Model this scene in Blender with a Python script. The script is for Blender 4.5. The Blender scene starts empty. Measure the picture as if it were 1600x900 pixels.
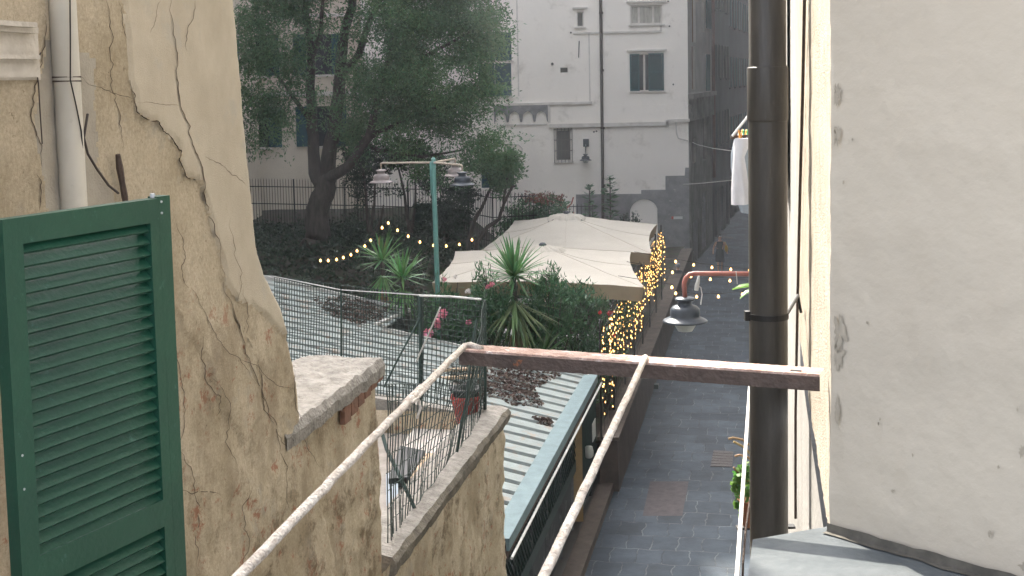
import bpy, math, random
import numpy as np
from mathutils import Vector, Matrix, noise

SC = bpy.context.scene
COL = SC.collection
R = math.radians
random.seed(7)
rng = np.random.default_rng(7)

# ------------------------------------------------------------------ camera
H = 9.2
F = 2000.0
PITCH, ROLL = R(5.1), R(1.2)
cam_d = bpy.data.cameras.new('camera')
cam_d.sensor_width = 36.0
cam_d.lens = 36.0 * F / 1600
cam_d.shift_y = -(450 - 302) / 1600
cam_d.clip_start = 0.05
cam_d.clip_end = 1000
cam = bpy.data.objects.new('camera', cam_d)
COL.objects.link(cam)
cam.location = (0, 0, H)
MR = Matrix.Rotation(math.pi / 2 - PITCH, 4, 'X') @ Matrix.Rotation(-ROLL, 4, 'Z')
cam.rotation_euler = MR.to_euler()
SC.camera = cam
MR3 = MR.to_3x3()
CAM = Vector((0, 0, H))

# ------------------------------------------------------------------ light
SUN_DIR = Vector((-0.42, 0.906, 1.04)).normalized()      # towards the sun
w = bpy.data.worlds.new('World'); SC.world = w; w.use_nodes = True
nt = w.node_tree
bg = nt.nodes['Background']
sky = nt.nodes.new('ShaderNodeTexSky')
sky.sky_type = 'NISHITA'; sky.sun_disc = False
sky.sun_elevation = math.asin(SUN_DIR.z)
sky.sun_rotation = math.atan2(SUN_DIR.x, SUN_DIR.y)
sky.dust_density = 5.0; sky.air_density = 0.6; sky.ozone_density = 0.2
hs_ = nt.nodes.new('ShaderNodeHueSaturation'); hs_.inputs['Saturation'].default_value = 0.38
nt.links.new(sky.outputs[0], hs_.inputs['Color']); nt.links.new(hs_.outputs[0], bg.inputs[0])
bg.inputs[1].default_value = 0.15
sl = bpy.data.lights.new('sun', 'SUN'); sl.energy = 2.0; sl.angle = R(0.53); sl.color = (1, 0.93, 0.82)
sun = bpy.data.objects.new('sun', sl); COL.objects.link(sun)
sun.rotation_euler = SUN_DIR.to_track_quat('Z', 'Y').to_euler()
sun.location = (-20, 30, 50)
SC.view_settings.view_transform = 'Standard'
SC.view_settings.look = 'None'
SC.view_settings.gamma = 1
SC.view_settings.use_curve_mapping = False
SC.view_settings.exposure = 2.95
SC.render.film_transparent = False
SC.cycles.max_bounces = 7
SC.cycles.diffuse_bounces = 4
SC.cycles.transparent_max_bounces = 12

# ------------------------------------------------------------------ pixel helpers
def ray(px, py):
    return MR3 @ Vector(((px - 800) / F, -(py - 302) / F, -1))
def P(px, py, Y):
    r = ray(px, py); return CAM + r * (Y / r.y)
def G(px, py, z):
    r = ray(px, py); return CAM + r * ((z - H) / r.z)
def PL(px, py, p0, n):
    r = ray(px, py); n = Vector(n); return CAM + r * ((Vector(p0) - CAM).dot(n) / r.dot(n))
UU = Vector((0.191, 0.9816, 0)).normalized()     # along the alley
VV = Vector((UU.y, -UU.x, 0))                    # to its right
S0 = Vector((2.22, 27.8, 0))
def S(s, t, z): return S0 + UU * s + VV * t + Vector((0, 0, z))

# ------------------------------------------------------------------ materials
MATS = {}
def rgba(c): return (c[0], c[1], c[2], 1)
def pm(name, c1, c2=None, scale=4, rough=0.8, bump=0.0, bscale=40, metal=0.0, emit=None, es=0,
       c3=None, s3=1.5, t3=0.6, w3=0.08, stretch=(1, 1, 1), spec=0.4, transl=0.0, island=0.0, detail=6):
    if name in MATS: return MATS[name]
    m = bpy.data.materials.new(name); m.use_nodes = True
    t = m.node_tree; b = t.nodes['Principled BSDF']; L = t.links.new
    tc = t.nodes.new('ShaderNodeTexCoord'); mp = t.nodes.new('ShaderNodeMapping')
    mp.inputs['Scale'].default_value = stretch
    L(tc.outputs['Object'], mp.inputs[0])
    n = t.nodes.new('ShaderNodeTexNoise'); n.inputs['Scale'].default_value = scale; n.inputs['Detail'].default_value = detail
    n.inputs['Roughness'].default_value = 0.65
    L(mp.outputs[0], n.inputs['Vector'])
    if c2 is None: c2 = tuple(x * 0.72 for x in c1)
    rp = t.nodes.new('ShaderNodeValToRGB')
    rp.color_ramp.elements[0].position = 0.35; rp.color_ramp.elements[1].position = 0.65
    rp.color_ramp.elements[0].color = rgba(c2); rp.color_ramp.elements[1].color = rgba(c1)
    L(n.outputs[0], rp.inputs[0]); col = rp.outputs[0]
    if c3 is not None:
        n3 = t.nodes.new('ShaderNodeTexNoise'); n3.inputs['Scale'].default_value = s3; n3.inputs['Detail'].default_value = 8
        n3.inputs['Roughness'].default_value = 0.7
        L(mp.outputs[0], n3.inputs['Vector'])
        r3 = t.nodes.new('ShaderNodeValToRGB')
        r3.color_ramp.elements[0].position = t3; r3.color_ramp.elements[1].position = t3 + w3
        L(n3.outputs[0], r3.inputs[0])
        mx = t.nodes.new('ShaderNodeMix'); mx.data_type = 'RGBA'
        L(r3.outputs[0], mx.inputs[0]); L(col, mx.inputs[6]); mx.inputs[7].default_value = rgba(c3)
        col = mx.outputs[2]
    if island > 0:
        g = t.nodes.new('ShaderNodeNewGeometry')
        mr = t.nodes.new('ShaderNodeMapRange'); mr.inputs[3].default_value = 1 - island; mr.inputs[4].default_value = 1 + island
        L(g.outputs['Random Per Island'], mr.inputs[0])
        hs = t.nodes.new('ShaderNodeHueSaturation'); L(mr.outputs[0], hs.inputs['Value']); L(col, hs.inputs['Color'])
        mr2 = t.nodes.new('ShaderNodeMapRange'); mr2.inputs[3].default_value = 0.47; mr2.inputs[4].default_value = 0.53
        mm = t.nodes.new('ShaderNodeMath'); mm.operation = 'FRACT'
        m3 = t.nodes.new('ShaderNodeMath'); m3.operation = 'MULTIPLY'; m3.inputs[1].default_value = 7.3
        L(g.outputs['Random Per Island'], m3.inputs[0]); L(m3.outputs[0], mm.inputs[0]); L(mm.outputs[0], mr2.inputs[0])
        L(mr2.outputs[0], hs.inputs['Hue']); col = hs.outputs[0]
    L(col, b.inputs['Base Color'])
    b.inputs['Roughness'].default_value = rough; b.inputs['Metallic'].default_value = metal
    b.inputs['Specular IOR Level'].default_value = spec
    if bump > 0:
        nb = t.nodes.new('ShaderNodeTexNoise'); nb.inputs['Scale'].default_value = bscale; nb.inputs['Detail'].default_value = 5
        L(mp.outputs[0], nb.inputs['Vector'])
        bp = t.nodes.new('ShaderNodeBump'); bp.inputs['Strength'].default_value = bump; bp.inputs['Distance'].default_value = 0.02
        L(nb.outputs[0], bp.inputs['Height']); L(bp.outputs[0], b.inputs['Normal'])
    if emit is not None:
        b.inputs['Emission Color'].default_value = rgba(emit); b.inputs['Emission Strength'].default_value = es
    if transl > 0:
        tr = t.nodes.new('ShaderNodeBsdfTranslucent'); L(col, tr.inputs[0])
        ms = t.nodes.new('ShaderNodeMixShader'); ms.inputs[0].default_value = transl
        L(b.outputs[0], ms.inputs[1]); L(tr.outputs[0], ms.inputs[2])
        L(ms.outputs[0], t.nodes['Material Output'].inputs[0])
    MATS[name] = m
    return m

def m_paving():
    m = bpy.data.materials.new('stone paving'); m.use_nodes = True; t = m.node_tree; L = t.links.new
    b = t.nodes['Principled BSDF']
    tc = t.nodes.new('ShaderNodeTexCoord'); mp = t.nodes.new('ShaderNodeMapping')
    mp.inputs['Rotation'].default_value = (0, 0, math.atan2(UU.x, UU.y))
    L(tc.outputs['Object'], mp.inputs[0])
    nz = t.nodes.new('ShaderNodeTexNoise'); nz.inputs['Scale'].default_value = 2.2; nz.inputs['Detail'].default_value = 3
    L(mp.outputs[0], nz.inputs['Vector'])
    sc = t.nodes.new('ShaderNodeVectorMath'); sc.operation = 'SCALE'; sc.inputs['Scale'].default_value = 0.22
    L(nz.outputs['Color'], sc.inputs[0])
    ad = t.nodes.new('ShaderNodeVectorMath'); L(mp.outputs[0], ad.inputs[0]); L(sc.outputs[0], ad.inputs[1])
    br = t.nodes.new('ShaderNodeTexBrick')
    br.inputs['Scale'].default_value = 1.0; br.inputs['Brick Width'].default_value = 0.50; br.inputs['Row Height'].default_value = 0.74
    br.inputs['Mortar Size'].default_value = 0.014; br.inputs['Mortar Smooth'].default_value = 0.4
    br.inputs['Color1'].default_value = (0.054, 0.072, 0.094, 1); br.inputs['Color2'].default_value = (0.033, 0.044, 0.058, 1)
    br.inputs['Mortar'].default_value = (0.13, 0.145, 0.16, 1)
    L(ad.outputs[0], br.inputs['Vector'])
    n2 = t.nodes.new('ShaderNodeTexNoise'); n2.inputs['Scale'].default_value = 1.1; n2.inputs['Detail'].default_value = 9; n2.inputs['Roughness'].default_value = 0.7
    L(tc.outputs['Object'], n2.inputs['Vector'])
    r2 = t.nodes.new('ShaderNodeValToRGB'); r2.color_ramp.elements[0].position = 0.3; r2.color_ramp.elements[1].position = 0.7
    r2.color_ramp.elements[0].color = (0.5, 0.48, 0.48, 1); r2.color_ramp.elements[1].color = (1.25, 1.25, 1.22, 1)
    L(n2.outputs[0], r2.inputs[0])
    mx = t.nodes.new('ShaderNodeMix'); mx.data_type = 'RGBA'; mx.blend_type = 'MULTIPLY'; mx.inputs[0].default_value = 1
    L(br.outputs[0], mx.inputs[6]); L(r2.outputs[0], mx.inputs[7]); L(mx.outputs[2], b.inputs['Base Color'])
    n5 = t.nodes.new('ShaderNodeTexNoise'); n5.inputs['Scale'].default_value = 1.7; n5.inputs['Detail'].default_value = 4; L(tc.outputs['Object'], n5.inputs['Vector'])
    r5 = t.nodes.new('ShaderNodeValToRGB'); r5.color_ramp.elements[0].position = .42; r5.color_ramp.elements[1].position = .58; r5.color_ramp.elements[0].color = (.04, .05, .06, 1); r5.color_ramp.elements[1].color = (.115, .13, .145, 1)
    L(n5.outputs[0], r5.inputs[0]); L(r5.outputs[0], br.inputs['Mortar'])
    b.inputs['Roughness'].default_value = 0.8; b.inputs['Specular IOR Level'].default_value = 0.25
    bp = t.nodes.new('ShaderNodeBump'); bp.inputs['Strength'].default_value = 0.7; bp.inputs['Distance'].default_value = 0.03
    mh = t.nodes.new('ShaderNodeMath'); mh.operation = 'SUBTRACT'; L(n2.outputs[0], mh.inputs[0]); L(br.outputs['Fac'], mh.inputs[1])
    L(mh.outputs[0], bp.inputs['Height']); L(bp.outputs[0], b.inputs['Normal'])
    return m

def m_oldwall():
    """worn cream render: smooth cream, rough tan, greyish run-down low parts, bits of brick"""
    m = bpy.data.materials.new('weathered render'); m.use_nodes = True; t = m.node_tree; L = t.links.new
    b = t.nodes['Principled BSDF']; b.inputs['Roughness'].default_value = 0.92; b.inputs['Specular IOR Level'].default_value = 0.2
    tc = t.nodes.new('ShaderNodeTexCoord')
    def nzt(s, d=8, r=0.65):
        n = t.nodes.new('ShaderNodeTexNoise'); n.inputs['Scale'].default_value = s; n.inputs['Detail'].default_value = d; n.inputs['Roughness'].default_value = r
        L(tc.outputs['Object'], n.inputs['Vector']); return n.outputs[0]
    def rmp(o, a, bb, ca, cb):
        r = t.nodes.new('ShaderNodeValToRGB'); r.color_ramp.elements[0].position = a; r.color_ramp.elements[1].position = bb
        r.color_ramp.elements[0].color = rgba(ca); r.color_ramp.elements[1].color = rgba(cb); L(o, r.inputs[0]); return r.outputs[0]
    def mix(f, a, bb, mode='MIX'):
        x = t.nodes.new('ShaderNodeMix'); x.data_type = 'RGBA'; x.blend_type = mode
        if isinstance(f, float): x.inputs[0].default_value = f
        else: L(f, x.inputs[0])
        L(a, x.inputs[6])
        if isinstance(bb, tuple): x.inputs[7].default_value = rgba(bb)
        else: L(bb, x.inputs[7])
        return x.outputs[2]
    base = rmp(nzt(1.6), 0.36, 0.64, (0.41, 0.345, 0.245), (0.57, 0.495, 0.38))
    fine = rmp(nzt(55, 5, .8), 0.36, 0.64, (0.80, 0.78, 0.75), (1.1, 1.1, 1.08))
    c = mix(1.0, base, fine, 'MULTIPLY')
    grey = rmp(nzt(2.7, 9, .75), 0.56, 0.66, (0, 0, 0), (0.55, 0.55, 0.55))
    c = mix(grey, c, (0.33, 0.31, 0.27))
    sep = t.nodes.new('ShaderNodeSeparateXYZ'); L(tc.outputs['Object'], sep.inputs[0])
    mr = t.nodes.new('ShaderNodeMapRange'); mr.inputs[1].default_value = 8.45; mr.inputs[2].default_value = 7.9
    L(sep.outputs['Z'], mr.inputs[0])
    br = rmp(nzt(5.5, 9, .8), 0.57, 0.60, (0, 0, 0), (.8, .8, .8))
    mm = t.nodes.new('ShaderNodeMath'); mm.operation = 'MULTIPLY'; L(br, mm.inputs[0]); L(mr.outputs[0], mm.inputs[1])
    c = mix(mm.outputs[0], c, (0.33, 0.14, 0.085))
    dk = rmp(nzt(3.3, 10, .8), 0.53, 0.62, (0, 0, 0), (0.75, 0.85, 0.85))
    mr2 = t.nodes.new('ShaderNodeMapRange'); mr2.inputs[1].default_value = 8.6; mr2.inputs[2].default_value = 6.6
    L(sep.outputs['Z'], mr2.inputs[0])
    m2 = t.nodes.new('ShaderNodeMath'); m2.operation = 'MULTIPLY'; L(dk, m2.inputs[0]); L(mr2.outputs[0], m2.inputs[1])
    c = mix(m2.outputs[0], c, (0.16, 0.12, 0.075))
    mp = t.nodes.new('ShaderNodeMapping'); mp.inputs['Scale'].default_value = (2.6, 2.6, 1.1); L(tc.outputs['Object'], mp.inputs[0])
    n9 = t.nodes.new('ShaderNodeTexNoise'); n9.inputs['Scale'].default_value = 1.6; n9.inputs['Detail'].default_value = 7; L(mp.outputs[0], n9.inputs['Vector'])
    st = rmp(n9.outputs[0], 0.50, 0.70, (0, 0, 0), (0.5, 0.5, 0.5))
    m4 = t.nodes.new('ShaderNodeMath'); m4.operation = 'MULTIPLY'; L(st, m4.inputs[0]); L(mr.outputs[0], m4.inputs[1])
    c = mix(m4.outputs[0], c, (0.20, 0.15, 0.095))
    pits = rmp(nzt(24, 5, .75), 0.30, 0.38, (0.45, 0.42, 0.38), (1, 1, 1)); c = mix(1.0, c, pits, 'MULTIPLY')
    L(c, b.inputs['Base Color'])
    bp = t.nodes.new('ShaderNodeBump'); bp.inputs['Strength'].default_value = 0.9; bp.inputs['Distance'].default_value = 0.008
    L(nzt(95, 6, .8), bp.inputs['Height'])
    b2 = t.nodes.new('ShaderNodeBump'); b2.inputs['Strength'].default_value = 0.3; b2.inputs['Distance'].default_value = 0.03
    L(nzt(7, 6, .7), b2.inputs['Height']); L(bp.outputs[0], b2.inputs['Normal']); L(b2.outputs[0], b.inputs['Normal'])
    return m

M_PAVE = m_paving()
M_OLD = m_oldwall()
M_SMOOTH = pm('smooth cream render', (0.49, 0.435, 0.34), (0.42, 0.365, 0.28), 3.5, 0.88, 0.22, 130, c3=(0.42, 0.38, 0.31), s3=3.1, t3=0.58)
M_CEMSHADE = pm('grey cement with painted shade', (0.40, 0.365, 0.30), (0.31, 0.28, 0.23), 3, 0.9, 0.3, 90)  # grey band round the cream drainpipe, shade painted into the cement colour
M_CRACK = pm('crack', (0.12, 0.09, 0.06), (0.07, 0.05, 0.035), 10, 0.95)
M_PILLAR = pm('grey beige plaster', (0.485, 0.435, 0.355), (0.45, 0.40, 0.325), 1.3, 0.85, 0.3, 14, c3=(0.34, 0.31, 0.26), s3=6, t3=0.70, w3=0.05, detail=4)
M_STRIP = pm('coarse sunlit plaster', (0.44, 0.39, 0.32), (0.36, 0.31, 0.24), 9, 0.95, 0.55, 150, c3=(0.35, 0.28, 0.19), s3=8, t3=0.64)
M_STRIP2 = pm('pale painted wall', (0.33, 0.32, 0.30), (0.26, 0.25, 0.235), 3, 0.9, 0.4, 40)
M_WHITE = pm('white facade render', (0.86, 0.815, 0.755), (0.80, 0.76, 0.705), 0.35, 0.9, 0.3, 6, c3=(0.60, 0.56, 0.50), s3=0.9, t3=0.56, w3=0.14)
M_TRIM = pm('white moulding', (0.66, 0.63, 0.59), (0.52, 0.49, 0.45), 2.5, 0.85)
M_STONE = pm('grey stone', (0.26, 0.26, 0.265), (0.17, 0.17, 0.175), 1.4, 0.9, 0.6, 8, c3=(0.36, 0.35, 0.33), s3=2.2, t3=0.6)
M_STONE2 = pm('dark old stone', (0.20, 0.192, 0.18), (0.11, 0.106, 0.10), 1.1, 0.9, 0.6, 6)
M_SIDE = pm('grey render', (0.46, 0.44, 0.41), (0.35, 0.335, 0.31), 0.9, 0.9, 0.3, 8)
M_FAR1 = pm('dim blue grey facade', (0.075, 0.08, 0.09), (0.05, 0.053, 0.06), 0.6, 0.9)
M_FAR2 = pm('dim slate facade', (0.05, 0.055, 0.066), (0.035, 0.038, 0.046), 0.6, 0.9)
M_OCHRE = pm('faded ochre facade', (0.60, 0.54, 0.44), (0.50, 0.445, 0.36), 0.5, 0.9, 0.3, 8)
M_DGLASS = pm('dark window glass', (0.03, 0.035, 0.04), (0.02, 0.022, 0.026), 2, 0.12, spec=0.5)
M_CURT = pm('curtained glass', (0.45, 0.44, 0.40), (0.28, 0.27, 0.24), 2.2, 0.25, stretch=(6, 1, 1))
M_SHUT = pm('deep green shutter paint', (0.013, 0.074, 0.043), (0.009, 0.056, 0.035), 3, 0.48, 0.12, 60, c3=(0.04, 0.115, 0.085), s3=22, t3=0.62)
M_SHUTF = pm('dull green shutter', (0.005, 0.06, 0.075), (0.004, 0.045, 0.058), 2, 0.6)
M_PIPEL = pm('cream drainpipe', (0.58, 0.55, 0.48), (0.5, 0.47, 0.4), 3, 0.5, c3=(0.4, 0.37, 0.31), s3=5, t3=0.62)
M_PIPEB = pm('black brown drainpipe', (0.07, 0.066, 0.06), (0.042, 0.04, 0.037), 5, 0.42, 0.1, 30, c3=(0.12, 0.11, 0.10), s3=9, t3=0.66, w3=0.1, stretch=(3, 3, 0.6))
M_BROWN = pm('brown metal pipe', (0.06, 0.045, 0.04), (0.04, 0.03, 0.028), 3, 0.6)
M_RUST = pm('rusty painted steel', (0.42, 0.31, 0.26), (0.25, 0.15, 0.11), 16, 0.85, 0.6, 90, c3=(0.62, 0.53, 0.48), s3=30, t3=0.56)
M_RUSTD = pm('dark rust', (0.095, 0.068, 0.055), (0.06, 0.043, 0.036), 14, 0.85, 0.5, 80, c3=(0.35, 0.12, 0.04), s3=18, t3=0.68)
M_ROD = pm('flaking white rod', (0.66, 0.60, 0.52), (0.42, 0.35, 0.28), 35, 0.85, 0.9, 110)
M_SILL = pm('grey slate sill', (0.115, 0.125, 0.13), (0.08, 0.09, 0.095), 7, 0.9, 0.25, 30, spec=.15, c3=(0.19, 0.19, 0.185), s3=12, t3=0.66)
M_ROOF = pm('faded blue green sheet', (0.235, 0.275, 0.265), (0.17, 0.2, 0.195), 2.2, 0.6, 0.2, 20, c3=(0.22, 0.185, 0.15), s3=3.5, t3=0.54, w3=0.10)
M_GAP = pm('painted shade and dirt in roof channels', (0.07, 0.065, 0.06), (0.035, 0.033, 0.03), 5, 0.95)  # dark colour paints the shade of the roof channels, along with dirt
M_TEAL = pm('pale teal gutter', (0.14, 0.21, 0.225), (0.10, 0.155, 0.17), 4, 0.6, 0.2, 30, c3=(0.25, 0.2, 0.17), s3=6, t3=0.68)
M_DKGREEN = pm('dark green steel', (0.02, 0.045, 0.038), (0.014, 0.03, 0.026), 6, 0.5)
M_MESH = pm('dark green wire', (0.018, 0.035, 0.03), (0.013, 0.025, 0.02), 6, 0.6)
M_DARK = pm('dark painted panel', (0.045, 0.05, 0.05), (0.03, 0.033, 0.034), 2, 0.6, c3=(0.12, 0.12, 0.12), s3=4, t3=0.64)
M_OCH = pm('ochre post', (0.30, 0.21, 0.10), (0.24, 0.165, 0.08), 4, 0.7)
M_BWALL = pm('brown render wall', (0.085, 0.062, 0.05), (0.05, 0.037, 0.03), 2.3, 0.9, 0.5, 14)
M_BTOP = pm('wall coping', (0.105, 0.085, 0.07), (0.065, 0.052, 0.044), 3, 0.9, 0.4, 20)
M_CAP = pm('weathered cement coping', (0.30, 0.28, 0.25), (0.17, 0.158, 0.14), 9, 0.95, 0.9, 45, c3=(0.2, 0.19, 0.165), s3=5, t3=0.60)
M_BRICK = pm('red brick', (0.22, 0.11, 0.075), (0.15, 0.085, 0.06), 14, 0.9, 0.5, 40)
M_SLAB = pm('bleached cement', (0.55, 0.52, 0.48), (0.43, 0.40, 0.36), 3, 0.9, 0.3, 25)
M_FLOORT = pm('dirty cement floor', (0.30, 0.27, 0.24), (0.19, 0.17, 0.15), 4, 0.95, 0.3, 25)
M_WOOD = pm('pale timber', (0.50, 0.38, 0.26), (0.36, 0.26, 0.17), 8, 0.8, stretch=(8, 1, 8))
M_POT = pm('red plastic', (0.36, 0.045, 0.035), (0.28, 0.035, 0.03), 6, 0.45)
M_BLACK = pm('black plastic', (0.025, 0.027, 0.03), (0.018, 0.02, 0.022), 6, 0.5)
M_CANVAS = pm('cream canvas', (0.56, 0.53, 0.475), (0.51, 0.48, 0.43), 0.9, 0.92, 0.15, 3, transl=0.25, spec=0.1)
M_CANVASD = pm('tan canvas valance', (0.36, 0.29, 0.19), (0.31, 0.25, 0.165), 2, 0.92, transl=0.2, spec=0.1)
M_GARDEN = pm('dark garden soil', (0.055, 0.045, 0.035), (0.03, 0.027, 0.02), 1.5, 0.95, 0.5, 8, c3=(0.035, 0.05, 0.025), s3=1.1, t3=0.5)
M_DECK = pm('deck boards', (0.13, 0.115, 0.1), (0.09, 0.08, 0.07), 3, 0.85)
M_GROUND = pm('outer ground', (0.14, 0.135, 0.13), (0.1, 0.1, 0.095), 0.6, 0.95)
M_TRUNK = pm('grey brown bark', (0.09, 0.078, 0.068), (0.045, 0.04, 0.034), 3, 0.95, 0.8, 10, stretch=(3, 3, 0.7))
M_LEAF = pm('feathery leaves', (0.15, 0.26, 0.12), (0.075, 0.155, 0.08), 0.5, 0.6, transl=0.5, island=0.35)
M_LEAF2 = pm('dark evergreen leaves', (0.035, 0.06, 0.035), (0.02, 0.038, 0.024), 0.8, 0.55, transl=0.2, island=0.35)
M_OLEA = pm('oleander leaves', (0.06, 0.155, 0.06), (0.035, 0.095, 0.045), 1, 0.5, transl=0.25, island=0.4)
M_YUCCA = pm('yucca leaves', (0.11, 0.26, 0.085), (0.07, 0.18, 0.065), 1.2, 0.45, transl=0.25, island=0.4)
M_DRYL = pm('dry yucca leaves', (0.30, 0.22, 0.11), (0.2, 0.14, 0.07), 1.2, 0.8, island=0.3)
M_BRIGHT = pm('broad light leaves', (0.12, 0.25, 0.05), (0.08, 0.18, 0.04), 2, 0.45, transl=0.35, island=0.3)
M_REDL = pm('russet leaves', (0.24, 0.09, 0.055), (0.14, 0.06, 0.04), 1.5, 0.6, transl=0.2, island=0.4)
M_REDT = pm('red stem', (0.40, 0.10, 0.07), (0.3, 0.08, 0.06), 3, 0.7)
M_PINK = pm('pink petals', (0.78, 0.33, 0.42), (0.68, 0.24, 0.34), 4, 0.6, transl=0.3, island=0.2)
M_WPET = pm('white petals', (0.8, 0.76, 0.74), (0.72, 0.66, 0.64), 4, 0.6, transl=0.3)
M_RED = pm('red petals', (0.55, 0.05, 0.05), (0.45, 0.04, 0.04), 4, 0.6)
M_LITTER = pm('dead leaves', (0.12, 0.085, 0.07), (0.06, 0.042, 0.035), 5, 0.95, island=0.6)
M_LAMPM = pm('blue grey enamel', (0.035, 0.045, 0.06), (0.024, 0.031, 0.042), 5, 0.38, 0.1, 30, c3=(0.075, 0.085, 0.1), s3=9, t3=0.66)
M_LAMPG = pm('dusty lamp glass', (0.42, 0.44, 0.42), (0.34, 0.36, 0.34), 6, 0.3)
M_LAMPR = pm('faded grey pink enamel', (0.27, 0.235, 0.23), (0.2, 0.175, 0.175), 5, 0.5)
M_REDPIPE = pm('red brown bracket', (0.30, 0.10, 0.075), (0.22, 0.075, 0.06), 7, 0.55, 0.2, 50)
M_POLE = pm('teal painted pole', (0.13, 0.30, 0.27), (0.09, 0.22, 0.2), 5, 0.5)
M_ARM = pm('beige lamp arm', (0.40, 0.34, 0.27), (0.3, 0.25, 0.2), 6, 0.6)
M_BULB = pm('warm bulb', (1.0, 0.7, 0.35), (1, .7, .35), 2, 0.4, emit=(1.0, 0.50, 0.13), es=1.1)
M_CABLE = pm('dark cable', (0.02, 0.02, 0.02), (0.012, 0.012, 0.012), 4, 0.6)
M_PCABLE = pm('pale cable', (0.5, 0.5, 0.48), (0.38, 0.38, 0.36), 4, 0.6)
M_WPLAST = pm('white coated cord', (0.72, 0.72, 0.70), (0.6, 0.6, 0.58), 8, 0.4)
M_CLOTH = pm('white cotton', (0.66, 0.66, 0.68), (0.58, 0.58, 0.61), 4, 0.9, transl=0.15, spec=0.1)
M_CLOTHB = pm('grey blue cotton', (0.30, 0.34, 0.38), (0.24, 0.28, 0.32), 4, 0.9, spec=0.1)
M_SKIN = pm('skin', (0.42, 0.25, 0.18), (0.38, 0.22, 0.16), 6, 0.6)
M_DRESS = pm('black cloth', (0.018, 0.022, 0.024), (0.012, 0.015, 0.017), 5, 0.9)
M_HAIR = pm('dark hair', (0.03, 0.022, 0.018), (0.02, 0.015, 0.012), 20, 0.6)
M_GHAIR = pm('grey hair', (0.36, 0.36, 0.37), (0.25, 0.25, 0.26), 20, 0.7)
M_BAG = pm('yellow cloth', (0.42, 0.27, 0.05), (0.34, 0.21, 0.04), 5, 0.8)
M_PATCH = pm('reddish worn stone', (0.062, 0.052, 0.055), (0.034, 0.028, 0.031), 6, 0.8, 0.5, 30)
M_IRON = pm('cast iron', (0.05, 0.04, 0.04), (0.028, 0.022, 0.022), 12, 0.6, 0.8, 40)
M_TABLE = pm('white table top', (0.78, 0.78, 0.8), (0.7, 0.7, 0.73), 3, 0.5)
M_SIGNW = pm('pale sign', (0.55, 0.56, 0.56), (0.45, 0.46, 0.46), 4, 0.6)
M_SIGNR = pm('red sign paint', (0.45, 0.08, 0.07), (0.38, 0.07, 0.06), 4, 0.6)
M_YEL = pm('orange plastic', (0.75, 0.33, 0.05), (0.7, 0.3, 0.05), 4, 0.5)
M_GRN = pm('green plastic', (0.12, 0.55, 0.22), (0.1, 0.5, 0.2), 4, 0.5)

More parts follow.
